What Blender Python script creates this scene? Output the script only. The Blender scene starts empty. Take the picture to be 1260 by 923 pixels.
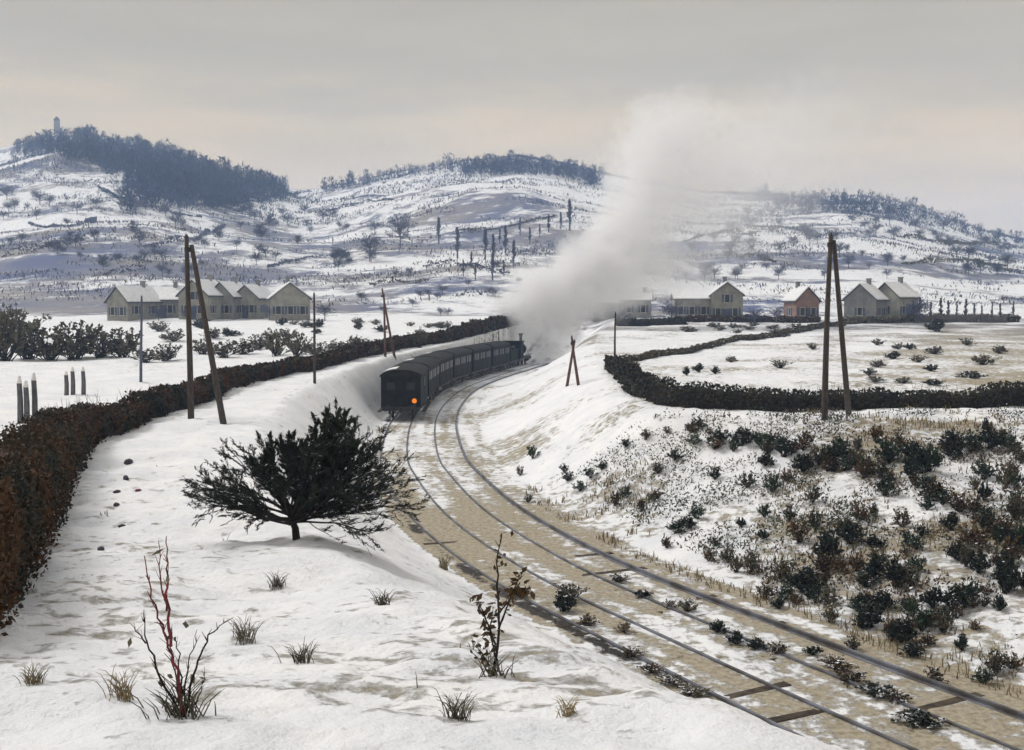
import bpy, math, random
import numpy as np
from mathutils import Vector, Matrix

random.seed(7); rng = np.random.default_rng(7)
R = math.radians
scn = bpy.context.scene
col = scn.collection

# ------------------------------------------------------------------ camera, sky, sun, exposure
EYE = 8.6                      # eye height above the track bed; terrain below is given relative to the bed
F = 1351.0                     # focal length in reference pixels (reference frame 1260 x 923)
PITCH = math.atan((461.5 - 375.0) / F)
cam_d = bpy.data.cameras.new('camera'); cam = bpy.data.objects.new('camera', cam_d); col.objects.link(cam)
cam.location = (0, 0, EYE); cam.rotation_euler = (R(90) - PITCH, 0, 0)
cam_d.sensor_width = 36; cam_d.lens = 36 * F / 1260; cam_d.clip_start = 0.1; cam_d.clip_end = 9000
scn.camera = cam

SUN_EL, SUN_AZ = R(50), R(-62)          # azimuth measured from the view axis (+Y), negative = to the left
w = bpy.data.worlds.new('World'); scn.world = w; w.use_nodes = True
nt = w.node_tree; nt.nodes.clear()
def N(tree, t, **k):
    n = tree.nodes.new(t)
    for a, b in k.items(): setattr(n, a, b)
    return n
out = N(nt, 'ShaderNodeOutputWorld')
sky = N(nt, 'ShaderNodeTexSky', sky_type='NISHITA', sun_disc=False, sun_elevation=SUN_EL, sun_rotation=SUN_AZ)
bg1 = N(nt, 'ShaderNodeBackground'); bg1.inputs[1].default_value = 0.05
nt.links.new(sky.outputs[0], bg1.inputs[0])
tc = N(nt, 'ShaderNodeTexCoord'); sep = N(nt, 'ShaderNodeSeparateXYZ')
nt.links.new(tc.outputs['Generated'], sep.inputs[0])
mp = N(nt, 'ShaderNodeMapping'); mp.inputs['Scale'].default_value = (1.6, 1.6, 9.0)
nt.links.new(tc.outputs['Generated'], mp.inputs[0])
nz = N(nt, 'ShaderNodeTexNoise'); nz.inputs['Scale'].default_value = 2.4; nz.inputs['Detail'].default_value = 7; nz.inputs['Roughness'].default_value = 0.58
nt.links.new(mp.outputs[0], nz.inputs['Vector'])
add = N(nt, 'ShaderNodeMath', operation='MULTIPLY_ADD'); add.inputs[1].default_value = 0.20
nt.links.new(nz.outputs[0], add.inputs[0]); nt.links.new(sep.outputs[2], add.inputs[2])
ramp = N(nt, 'ShaderNodeValToRGB')
cr = ramp.color_ramp; cr.elements[0].position = 0.16; cr.elements[0].color = (0.76, 0.575, 0.335, 1)
cr.elements[1].position = 0.30; cr.elements[1].color = (0.385, 0.333, 0.240, 1)
e = cr.elements.new(0.23); e.color = (0.55, 0.432, 0.270, 1)
e = cr.elements.new(0.45); e.color = (0.300, 0.268, 0.205, 1)
e = cr.elements.new(1.0); e.color = (0.36, 0.355, 0.345, 1)
nt.links.new(add.outputs[0], ramp.inputs[0])
nz2 = N(nt, 'ShaderNodeTexNoise'); nz2.inputs['Scale'].default_value = 5; nz2.inputs['Detail'].default_value = 6
nt.links.new(mp.outputs[0], nz2.inputs['Vector'])
rv = N(nt, 'ShaderNodeMapRange'); rv.inputs['To Min'].default_value = 0.90; rv.inputs['To Max'].default_value = 1.10
nt.links.new(nz2.outputs[0], rv.inputs[0])
ml = N(nt, 'ShaderNodeMix', data_type='RGBA', blend_type='MULTIPLY'); ml.inputs[0].default_value = 1
nt.links.new(ramp.outputs[0], ml.inputs[6]); nt.links.new(rv.outputs[0], ml.inputs[7])
bg2 = N(nt, 'ShaderNodeBackground'); bg2.inputs[1].default_value = 1.0
nt.links.new(ml.outputs[2], bg2.inputs[0])
mx = N(nt, 'ShaderNodeMixShader'); mx.inputs[0].default_value = 0.94
nt.links.new(bg1.outputs[0], mx.inputs[1]); nt.links.new(bg2.outputs[0], mx.inputs[2]); nt.links.new(mx.outputs[0], out.inputs[0])

sd = bpy.data.lights.new('sun', 'SUN'); sd.energy = 1.5; sd.angle = R(18); sd.color = (1, 0.97, 0.93)
sun = bpy.data.objects.new('sun', sd); col.objects.link(sun)
sdir = Vector((math.sin(SUN_AZ) * math.cos(SUN_EL), math.cos(SUN_AZ) * math.cos(SUN_EL), math.sin(SUN_EL)))
sun.rotation_euler = sdir.to_track_quat('Z', 'Y').to_euler(); sun.location = (-60, 30, 90)

vs = scn.view_settings; vs.view_transform = 'Standard'; vs.look = 'None'; vs.gamma = 1; vs.exposure = 0.70; vs.use_curve_mapping = False
scn.render.engine = 'CYCLES'; cy = scn.cycles
cy.use_denoising = True; cy.use_adaptive_sampling = True; cy.adaptive_threshold = 0.025; cy.adaptive_min_samples = 24; cy.max_bounces = 10; cy.diffuse_bounces = 2; cy.volume_bounces = 8; cy.transparent_max_bounces = 8
cy.volume_step_rate = 1.0; cy.volume_max_steps = 256; cy.sample_clamp_indirect = 4

# ------------------------------------------------------------------ helpers: noise, meshes, tags
def vnoise(x, y, seed=0):
    xi = np.floor(x).astype(np.int64); yi = np.floor(y).astype(np.int64)
    fx = x - xi; fy = y - yi; fx = fx * fx * (3 - 2 * fx); fy = fy * fy * (3 - 2 * fy)
    def h(a, b):
        n = (a * 374761393 + b * 668265263 + seed * 1442695041) & 0x7fffffff
        n = ((n ^ (n >> 13)) * 1274126177) & 0x7fffffff
        return ((n ^ (n >> 16)) & 0xffff) / 65535.0
    return (h(xi, yi) * (1 - fx) + h(xi + 1, yi) * fx) * (1 - fy) + (h(xi, yi + 1) * (1 - fx) + h(xi + 1, yi + 1) * fx) * fy
def fbm(x, y, seed=0, octv=4, gain=0.5):
    s = 0; a = 1.0; t = 0
    for o in range(octv):
        s = s + a * vnoise(x * 2 ** o + 17.3 * o, y * 2 ** o - 9.1 * o, seed + o); t += a; a *= gain
    return s / t
def sstep(a, b, x):
    t = np.clip((x - a) / (b - a), 0, 1); return t * t * (3 - 2 * t)

def tag(o, label=None, cat=None, group=None, kind=None):
    if label: o['label'] = label
    if cat: o['category'] = cat
    if group: o['group'] = group
    if kind: o['kind'] = kind
    return o
def empty(name, loc, rz=0.0):
    o = bpy.data.objects.new(name, None); col.objects.link(o); o.location = loc; o.rotation_euler = (0, 0, rz)
    o.empty_display_size = 0.3; return o

class MB:
    def __init__(s): s.v = []; s.f = []
    def add(s, v, f):
        b = len(s.v); s.v.extend([tuple(p) for p in v]); s.f.extend([tuple(i + b for i in q) for q in f]); return s
    def box(s, x0, x1, y0, y1, z0, z1, m=None):
        v = [Vector(p) for p in ((x0,y0,z0),(x1,y0,z0),(x1,y1,z0),(x0,y1,z0),(x0,y0,z1),(x1,y0,z1),(x1,y1,z1),(x0,y1,z1))]
        if m: v = [m @ p for p in v]
        return s.add(v, [(0,3,2,1),(4,5,6,7),(0,1,5,4),(1,2,6,5),(2,3,7,6),(3,0,4,7)])
    def tube(s, pts, rad, n=6, cap=True):
        pts = [Vector(p) for p in pts]; rings = []; b = len(s.v); m = len(pts)
        if not hasattr(rad, '__len__'): rad = [rad] * m
        up = Vector((0.13, 0.31, 0.94))
        for i, p in enumerate(pts):
            t = (pts[min(i + 1, m - 1)] - pts[max(i - 1, 0)])
            if t.length < 1e-9: t = Vector((0, 0, 1))
            t.normalize(); a = t.cross(up)
            if a.length < 0.05: a = t.cross(Vector((1, 0, 0)))
            a.normalize(); c = t.cross(a)
            for k in range(n):
                w = 2 * math.pi * k / n
                s.v.append(tuple(p + (a * math.cos(w) + c * math.sin(w)) * rad[i]))
        for i in range(m - 1):
            for k in range(n):
                k2 = (k + 1) % n
                s.f.append((b + i * n + k, b + i * n + k2, b + (i + 1) * n + k2, b + (i + 1) * n + k))
        if cap:
            s.f.append(tuple(b + k for k in range(n))[::-1]); s.f.append(tuple(b + (m - 1) * n + k for k in range(n)))
        return s
    def prism(s, poly, y0, y1):           # polygon in xz extruded along y
        n = len(poly); v = [(x, y0, z) for x, z in poly] + [(x, y1, z) for x, z in poly]
        return s.add(v, [tuple(range(n)), tuple(range(2 * n - 1, n - 1, -1))] + [(i, i + n, (i + 1) % n + n, (i + 1) % n) for i in range(n)])
    def mesh(s, name, mat, smooth=False):
        me = bpy.data.meshes.new(name); me.from_pydata(s.v, [], s.f); me.materials.append(mat)
        if smooth: me.polygons.foreach_set('use_smooth', [True] * len(me.polygons))
        me.update(); return me
    def build(s, name, mat, parent=None, smooth=False):
        o = bpy.data.objects.new(name, s.mesh(name, mat, smooth)); col.objects.link(o); o.parent = parent; return o
def link(name, me, parent=None, loc=None, rot=None, scale=None):
    o = bpy.data.objects.new(name, me); col.objects.link(o); o.parent = parent
    if loc is not None: o.location = loc
    if rot is not None: o.rotation_euler = rot
    if scale is not None: o.scale = scale
    return o
def np_mesh(name, V, Fq, mat, smooth=False):
    me = bpy.data.meshes.new(name); n = len(Fq); k = Fq.shape[1]
    me.vertices.add(len(V)); me.vertices.foreach_set('co', np.ascontiguousarray(V, np.float32).ravel())
    me.loops.add(n * k); me.loops.foreach_set('vertex_index', np.ascontiguousarray(Fq, np.int32).ravel())
    me.polygons.add(n); me.polygons.foreach_set('loop_start', np.arange(0, n * k, k, dtype=np.int32))
    me.polygons.foreach_set('loop_total', np.full(n, k, np.int32))
    if smooth: me.polygons.foreach_set('use_smooth', np.ones(n, bool))
    me.update(calc_edges=True); me.materials.append(mat); return me
def leaves(C, size, aspect=1.8, along=None, spread=1.0):
    """small rhombic leaves at centres C; 'along' (n,3) biases the long axis"""
    n = len(C); d = rng.normal(size=(n, 3))
    if along is not None: d = along + d * spread
    d /= np.linalg.norm(d, axis=1)[:, None] + 1e-9
    b = np.cross(d, rng.normal(size=(n, 3))); b /= np.linalg.norm(b, axis=1)[:, None] + 1e-9
    sz = (size * rng.uniform(0.6, 1.4, n))[:, None]
    V = np.stack([C - d * sz * aspect * 0.5, C + b * sz * 0.5, C + d * sz * aspect * 0.5, C - b * sz * 0.5], 1).reshape(-1, 3)
    return V, np.arange(4 * n).reshape(-1, 4)

# ------------------------------------------------------------------ materials
def mat(name, c1, c2=None, rough=0.8, scale=3.0, metal=0.0, bump=0.0, bscale=None, detail=6, emit=None, objvar=0.0, dust=0.0, lo=0.35, hi=0.65, stretch=None):
    m = bpy.data.materials.new(name); m.use_nodes = True; t = m.node_tree; p = t.nodes['Principled BSDF']
    p.inputs['Roughness'].default_value = rough; p.inputs['Metallic'].default_value = metal
    p.inputs['Specular IOR Level'].default_value = 0.25
    g = N(t, 'ShaderNodeNewGeometry') if stretch is None else N(t, 'ShaderNodeTexCoord')
    vec = g.outputs['Position'] if stretch is None else g.outputs['Object']
    if stretch is not None:
        q = N(t, 'ShaderNodeMapping'); q.inputs['Scale'].default_value = stretch; t.links.new(vec, q.inputs[0]); vec = q.outputs[0]
    c2 = c2 or tuple(x * 0.72 for x in c1)
    n = N(t, 'ShaderNodeTexNoise'); n.inputs['Scale'].default_value = scale; n.inputs['Detail'].default_value = detail; t.links.new(vec, n.inputs['Vector'])
    r = N(t, 'ShaderNodeValToRGB'); r.color_ramp.elements[0].position = lo; r.color_ramp.elements[1].position = hi
    r.color_ramp.elements[0].color = (*c2, 1); r.color_ramp.elements[1].color = (*c1, 1); t.links.new(n.outputs[0], r.inputs[0])
    src = r.outputs[0]
    if objvar:
        oi = N(t, 'ShaderNodeObjectInfo'); mr = N(t, 'ShaderNodeMapRange'); mr.inputs['To Min'].default_value = 1 - objvar; mr.inputs['To Max'].default_value = 1 + objvar
        t.links.new(oi.outputs['Random'], mr.inputs[0]); x = N(t, 'ShaderNodeMix', data_type='RGBA', blend_type='MULTIPLY'); x.inputs[0].default_value = 1
        t.links.new(src, x.inputs[6]); t.links.new(mr.outputs[0], x.inputs[7]); src = x.outputs[2]
    if dust:
        ge = N(t, 'ShaderNodeNewGeometry'); sx_ = N(t, 'ShaderNodeSeparateXYZ'); t.links.new(ge.outputs['True Normal'], sx_.inputs[0])
        ab = N(t, 'ShaderNodeMath', operation='ABSOLUTE'); t.links.new(sx_.outputs[2], ab.inputs[0])
        dn = N(t, 'ShaderNodeTexNoise'); dn.inputs['Scale'].default_value = 3.2; dn.inputs['Detail'].default_value = 3; t.links.new(ge.outputs['Position'], dn.inputs['Vector'])
        mu = N(t, 'ShaderNodeMath', operation='MULTIPLY'); t.links.new(ab.outputs[0], mu.inputs[0]); t.links.new(dn.outputs[0], mu.inputs[1])
        th = N(t, 'ShaderNodeMapRange'); th.inputs['From Min'].default_value = 0.56 - dust; th.inputs['From Max'].default_value = 0.60 - dust; t.links.new(mu.outputs[0], th.inputs[0])
        xm = N(t, 'ShaderNodeMix', data_type='RGBA'); xm.inputs[7].default_value = (0.8, 0.8, 0.82, 1); t.links.new(th.outputs[0], xm.inputs[0]); t.links.new(src, xm.inputs[6]); src = xm.outputs[2]
    t.links.new(src, p.inputs['Base Color'])
    if bump:
        nb = N(t, 'ShaderNodeTexNoise'); nb.inputs['Scale'].default_value = bscale or scale * 4; nb.inputs['Detail'].default_value = 5; t.links.new(vec, nb.inputs['Vector'])
        bp = N(t, 'ShaderNodeBump'); bp.inputs['Strength'].default_value = 0.8; bp.inputs['Distance'].default_value = bump
        t.links.new(nb.outputs[0], bp.inputs['Height']); t.links.new(bp.outputs[0], p.inputs['Normal'])
    if emit:
        p.inputs['Emission Color'].default_value = (*emit[:3], 1); p.inputs['Emission Strength'].default_value = emit[3]
    return m

def snow_ground(name):
    """snow lying patchily over dead grass and dark ballast; the mesh attributes say where the ground is bare"""
    m = bpy.data.materials.new(name); m.use_nodes = True; t = m.node_tree; p = t.nodes['Principled BSDF']; L = t.links.new
    p.inputs['Specular IOR Level'].default_value = 0.2
    g = N(t, 'ShaderNodeNewGeometry'); P = g.outputs['Position']
    cd = N(t, 'ShaderNodeAttribute', attribute_name='bare'); dk = N(t, 'ShaderNodeAttribute', attribute_name='ballast'); fr = N(t, 'ShaderNodeAttribute', attribute_name='farness')
    n1 = N(t, 'ShaderNodeTexNoise'); n1.inputs['Scale'].default_value = 2.3; n1.inputs['Detail'].default_value = 9; n1.inputs['Roughness'].default_value = 0.68; L(P, n1.inputs['Vector'])
    n2 = N(t, 'ShaderNodeTexNoise'); n2.inputs['Scale'].default_value = 0.11; n2.inputs['Detail'].default_value = 10; n2.inputs['Roughness'].default_value = 0.74; L(P, n2.inputs['Vector'])
    nm = N(t, 'ShaderNodeMix', data_type='FLOAT'); L(fr.outputs['Fac'], nm.inputs[0]); L(n1.outputs[0], nm.inputs[2]); L(n2.outputs[0], nm.inputs[3])
    ma = N(t, 'ShaderNodeMath', operation='MULTIPLY_ADD'); ma.inputs[1].default_value = 1.5; L(nm.outputs[0], ma.inputs[0]); L(cd.outputs['Fac'], ma.inputs[2])
    f = N(t, 'ShaderNodeMapRange', interpolation_type='SMOOTHSTEP'); f.inputs['From Min'].default_value = 1.00; f.inputs['From Max'].default_value = 1.26; L(ma.outputs[0], f.inputs[0])
    # snow colour
    sr = N(t, 'ShaderNodeValToRGB'); sr.color_ramp.elements[0].position = 0.3; sr.color_ramp.elements[0].color = (0.77, 0.785, 0.82, 1)
    sr.color_ramp.elements[1].position = 0.62; sr.color_ramp.elements[1].color = (0.91, 0.90, 0.895, 1)
    n3 = N(t, 'ShaderNodeTexNoise'); n3.inputs['Scale'].default_value = 0.55; n3.inputs['Detail'].default_value = 8; n3.inputs['Roughness'].default_value = 0.6; L(P, n3.inputs['Vector']); L(n3.outputs[0], sr.inputs[0])
    # dead grass / soil colour
    gr = N(t, 'ShaderNodeValToRGB'); gr.color_ramp.elements[0].position = 0.3; gr.color_ramp.elements[0].color = (0.20, 0.16, 0.105, 1)
    gr.color_ramp.elements[1].position = 0.6; gr.color_ramp.elements[1].color = (0.45, 0.395, 0.295, 1)
    n4 = N(t, 'ShaderNodeTexNoise'); n4.inputs['Scale'].default_value = 6; n4.inputs['Detail'].default_value = 9; n4.inputs['Roughness'].default_value = 0.7; L(P, n4.inputs['Vector']); L(n4.outputs[0], gr.inputs[0])
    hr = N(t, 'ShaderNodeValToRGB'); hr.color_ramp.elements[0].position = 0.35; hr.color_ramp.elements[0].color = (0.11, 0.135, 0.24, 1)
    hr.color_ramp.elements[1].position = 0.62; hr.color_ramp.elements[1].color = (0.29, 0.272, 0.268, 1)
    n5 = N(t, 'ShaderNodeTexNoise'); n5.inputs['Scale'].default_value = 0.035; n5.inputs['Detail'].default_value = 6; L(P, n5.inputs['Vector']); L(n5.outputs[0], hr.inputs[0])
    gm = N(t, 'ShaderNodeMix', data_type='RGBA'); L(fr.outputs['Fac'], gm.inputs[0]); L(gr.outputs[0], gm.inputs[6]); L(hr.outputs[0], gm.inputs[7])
    # ballast: dark wet stones
    vo = N(t, 'ShaderNodeTexVoronoi'); vo.inputs['Scale'].default_value = 16; L(P, vo.inputs['Vector'])
    br = N(t, 'ShaderNodeValToRGB'); br.color_ramp.elements[0].color = (0.10, 0.085, 0.07, 1); br.color_ramp.elements[1].color = (0.03, 0.028, 0.026, 1); br.color_ramp.elements[1].position = 0.7; L(vo.outputs['Distance'], br.inputs[0])
    bf = N(t, 'ShaderNodeMath', operation='MULTIPLY_ADD'); bf.inputs[1].default_value = 1.4; L(n1.outputs[0], bf.inputs[0]); L(dk.outputs['Fac'], bf.inputs[2])
    bfr = N(t, 'ShaderNodeMapRange', interpolation_type='SMOOTHSTEP'); bfr.inputs['From Min'].default_value = 1.05; bfr.inputs['From Max'].default_value = 1.35; L(bf.outputs[0], bfr.inputs[0])
    m1 = N(t, 'ShaderNodeMix', data_type='RGBA'); L(f.outputs[0], m1.inputs[0]); L(sr.outputs[0], m1.inputs[6]); L(gm.outputs[2], m1.inputs[7])
    m2 = N(t, 'ShaderNodeMix', data_type='RGBA'); L(bfr.outputs[0], m2.inputs[0]); L(m1.outputs[2], m2.inputs[6]); L(br.outputs[0], m2.inputs[7])
    L(m2.outputs[2], p.inputs['Base Color'])
    p.inputs['Roughness'].default_value = 0.75
    nb = N(t, 'ShaderNodeTexNoise'); nb.inputs['Scale'].default_value = 5.5; nb.inputs['Detail'].default_value = 9; nb.inputs['Roughness'].default_value = 0.62; L(P, nb.inputs['Vector'])
    hs = N(t, 'ShaderNodeMath', operation='MULTIPLY_ADD'); hs.inputs[1].default_value = -0.55; L(f.outputs[0], hs.inputs[0]); L(nb.outputs[0], hs.inputs[2])
    bp = N(t, 'ShaderNodeBump'); bp.inputs['Strength'].default_value = 1.0; bp.inputs['Distance'].default_value = 0.07; L(hs.outputs[0], bp.inputs['Height']); L(bp.outputs[0], p.inputs['Normal'])
    return m

M = {}
M['ground'] = snow_ground('snow_ground')
M['snow'] = mat('snow', (0.86, 0.85, 0.84), (0.74, 0.75, 0.78), 0.75, 1.5, bump=0.02, bscale=9)
M['pole'] = mat('pole_wood', (0.10, 0.082, 0.07), (0.035, 0.03, 0.03), 0.85, 5, bump=0.01, stretch=(6, 6, 0.6))
M['pole_red'] = mat('pole_wood_red', (0.17, 0.085, 0.065), (0.07, 0.05, 0.05), 0.85, 5, bump=0.01, stretch=(6, 6, 0.6))
M['pole_blue'] = mat('pole_wood_grey', (0.13, 0.15, 0.22), (0.07, 0.08, 0.12), 0.85, 5, bump=0.01, stretch=(6, 6, 0.6))
M['iron'] = mat('dark_iron', (0.05, 0.05, 0.052), (0.022, 0.022, 0.025), 0.5, 4, metal=0.4)
M['rail'] = mat('rail_steel', (0.20, 0.21, 0.25), (0.08, 0.072, 0.07), 0.45, 1.2, metal=0.2)
M['sleeper'] = mat('sleeper_wood', (0.085, 0.062, 0.042), (0.03, 0.024, 0.02), 0.9, 4, bump=0.02, objvar=0.35)
M['coach'] = mat('coach_paint', (0.011, 0.014, 0.014), (0.005, 0.006, 0.006), 0.85, 2.5, objvar=0.3)
M['coach_trim'] = mat('coach_trim', (0.020, 0.021, 0.021), (0.008, 0.009, 0.009), 0.85, 2.5)
M['glass'] = mat('dark_glass', (0.03, 0.035, 0.045), (0.02, 0.024, 0.03), 0.35, 2)
M['lamp'] = mat('lit_lamp', (0.25, 0.08, 0.01), (0.2, 0.06, 0.01), 0.4, 2, emit=(0.55, 0.13, 0.004, 1.0))
M['hedge'] = mat('hedge_leaves', (0.020, 0.025, 0.018), (0.070, 0.034, 0.014), 0.75, 0.8, detail=8, lo=0.42, hi=0.60)
M['hedge_dk'] = mat('hedge_leaves_dark', (0.02, 0.026, 0.022), (0.05, 0.042, 0.026), 0.75, 0.9, detail=8)
M['hedge_core'] = mat('hedge_twigs', (0.03, 0.022, 0.015), (0.012, 0.011, 0.010), 0.9, 3)
M['twig'] = mat('dark_twig', (0.035, 0.028, 0.024), (0.012, 0.012, 0.011), 0.9, 6)
M['needle'] = mat('dark_needles', (0.032, 0.042, 0.030), (0.012, 0.016, 0.013), 0.75, 3, dust=0.06)
M['green'] = mat('shrub_leaves_green', dust=0.12, c1=(0.045, 0.072, 0.040), c2=(0.018, 0.030, 0.020), rough=0.7, scale=1.6, objvar=0.35)
M['brown'] = mat('shrub_leaves_brown', dust=0.08, c1=(0.115, 0.065, 0.025), c2=(0.05, 0.034, 0.018), rough=0.8, scale=1.6, objvar=0.35)
M['olive'] = mat('shrub_leaves_olive', dust=0.08, c1=(0.125, 0.11, 0.07), c2=(0.06, 0.056, 0.04), rough=0.8, scale=1.0, objvar=0.3)
M['straw'] = mat('dry_grass', (0.36, 0.29, 0.17), (0.17, 0.125, 0.065), 0.85, 2.0, objvar=0.3)
M['red_twig'] = mat('red_twig', (0.22, 0.03, 0.04), (0.07, 0.018, 0.02), 0.7, 14)
M['stone'] = mat('dark_stone', (0.10, 0.09, 0.11), (0.05, 0.045, 0.055), 0.85, 8, bump=0.01)
M['red_leaf'] = mat('red_leaf', (0.16, 0.02, 0.03), (0.08, 0.01, 0.03), 0.7, 8)
M['plaster'] = mat('plaster', (0.33, 0.325, 0.285), (0.22, 0.22, 0.20), 0.9, 0.9, objvar=0.12)
M['plaster_g'] = mat('plaster_grey', (0.28, 0.285, 0.275), (0.19, 0.195, 0.195), 0.9, 0.9, objvar=0.12)
M['brick'] = mat('brick_wall', (0.29, 0.19, 0.155), (0.20, 0.135, 0.115), 0.9, 1.5)
M['tile'] = mat('roof_tile', (0.10, 0.105, 0.13), (0.06, 0.065, 0.085), 0.85, 2)
M['shutter'] = mat('shutter_paint', (0.10, 0.12, 0.17), (0.06, 0.075, 0.12), 0.7, 2)
M['frame_w'] = mat('window_frame', (0.45, 0.44, 0.40), (0.36, 0.35, 0.33), 0.7, 2)
M['wood_grey'] = mat('weathered_wood', (0.17, 0.17, 0.18), (0.08, 0.08, 0.095), 0.9, 4, bump=0.01, stretch=(5, 5, 0.7))
M['far_wood'] = mat('far_wood', (0.050, 0.085, 0.180), (0.020, 0.040, 0.105), 0.9, 0.12, objvar=0.2)  # blue of the distant air is mixed into the wood's own colour
M['far_tree'] = mat('far_tree_twigs', (0.15, 0.165, 0.24), (0.075, 0.09, 0.15), 0.9, 0.05, objvar=0.35)  # twig colour paled and blued to carry the tint of distant haze

# ------------------------------------------------------------------ the lie of the land (heights relative to eye level)
def catmull(P, step):
    P = np.array(P, float); outp = []
    for i in range(len(P) - 1):
        p0 = P[max(i - 1, 0)]; p1 = P[i]; p2 = P[i + 1]; p3 = P[min(i + 2, len(P) - 1)]
        n = max(2, int(np.linalg.norm(p2 - p1) / step))
        for k in range(n):
            t = k / n
            outp.append(0.5 * ((2 * p1) + (-p0 + p2) * t + (2 * p0 - 5 * p1 + 4 * p2 - p3) * t * t + (-p0 + 3 * p1 - 3 * p2 + p3) * t ** 3))
    outp.append(P[-1]); return np.array(outp)
RAIL_R = catmull([(58,-60),(34,-20),(22.4,0),(17.0,10),(11.8,20),(7.55,28),(3.6,36),(0.55,45),(-1.6,55),(-2.8,63),(-4.05,79),(-4.3,94),(-3.5,111),(-1.2,127),(3.0,148),(7.6,170),(13,200),(23,260)], 1.0)
def offset(P, d):                         # d > 0: to the left of the way away from the camera
    t = np.gradient(P, axis=0); t /= np.linalg.norm(t, axis=1)[:, None]
    return P + np.stack([-t[:, 1], t[:, 0]], 1) * d
CEN_R = offset(RAIL_R, 0.75); CEN_L = offset(RAIL_R, 0.75 + 3.25); MID = offset(RAIL_R, 2.5)

def poly_dist(X, Y, P):
    """signed distance to an open polyline (negative to its right), brute force"""
    best = np.full(X.shape, 1e18); sg = np.zeros(X.shape)
    for a, b in zip(P[:-1], P[1:]):
        dx, dy = b - a; L2 = dx * dx + dy * dy
        t = np.clip(((X - a[0]) * dx + (Y - a[1]) * dy) / L2, 0, 1)
        ex = X - a[0] - t * dx; ey = Y - a[1] - t * dy; d2 = ex * ex + ey * ey
        m = d2 < best; best[m] = d2[m]; sg[m] = np.sign(dx * ey - dy * ex)[m]
    return np.sqrt(best) * sg
def inside(X, Y, P):
    r = np.zeros(X.shape, bool); n = len(P); j = n - 1
    for i in range(n):
        (xi, yi), (xj, yj) = P[i], P[j]
        c = ((yi > Y) != (yj > Y)) & (X < (xj - xi) * (Y - yi) / ((yj - yi) + 1e-12) + xi); r ^= c; j = i
    return r
CREST_L = np.array([(30,-60),(9,-14),(4.2,0),(1.9,6),(0.2,11),(-2.0,16),(-4.6,23),(-8,34),(-10.5,46),(-12,58),(-12.8,72),(-12.8,86),(-11.5,104),(-7.5,126),(-2.5,146),(1.2,168),(5.5,198),(14,262)], float)
CREST_R = np.array([(120,-60),(60,28),(32,46),(20,48.5),(13,49),(7.5,51),(6.2,56),(6.4,70),(6.8,84),(8,105),(9.5,125),(11.5,148),(15,170),(20,200),(30,258)], float)
POLY_L = [tuple(p) for p in CREST_L] + [(-4000, 262), (-4000, -60)]
POLY_R = [tuple(p) for p in CREST_R] + [(4000, 258), (4000, -60)]
SKY_PX = [-700,-200,0,40,75,130,180,230,280,330,370,400,450,520,570,640,690,735,800,860,930,1000,1050,1100,1160,1210,1260,1500,2000]
SKY_Y  = [ 290, 235,188,178,168,174,181,200,216,228,236,233,222,211,204,199,207,216,230,240,240,244,243,251,270,287,298,318,345]
SKY_R  = [1000,1000,1000,1000,1000,990,980,960,940,920,900,880,850,820,810,800,800,800,790,780,770,760,750,740,730,720,720,720,720]

def hill(X, Y):
    u = np.clip(X / np.maximum(Y, 1) * F + 630, -700, 2000)
    ys = np.interp(u, SKY_PX, SKY_Y); Rd = np.interp(u, SKY_PX, SKY_R)
    zr = (375 - ys) / F * Rd
    t = np.clip((Y - 212) / (Rd - 212), 0, 1)
    z = (zr + 1.2) * (0.62 * t + 0.38 * (t * t * (3 - 2 * t)))
    lump = (fbm(X / 90, Y / 120, 31, 4) - 0.5) * 16 + (fbm(X / 26, Y / 40, 37, 3) - 0.5) * 4
    z = z + lump * np.sin(np.pi * np.clip(t, 0, 1)) ** 0.8
    over = np.maximum(Y - Rd, 0); z = z - 0.00035 * over * over - 0.03 * over
    return np.where(Y > 212, np.maximum(z, -40), 0.0), t

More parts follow.
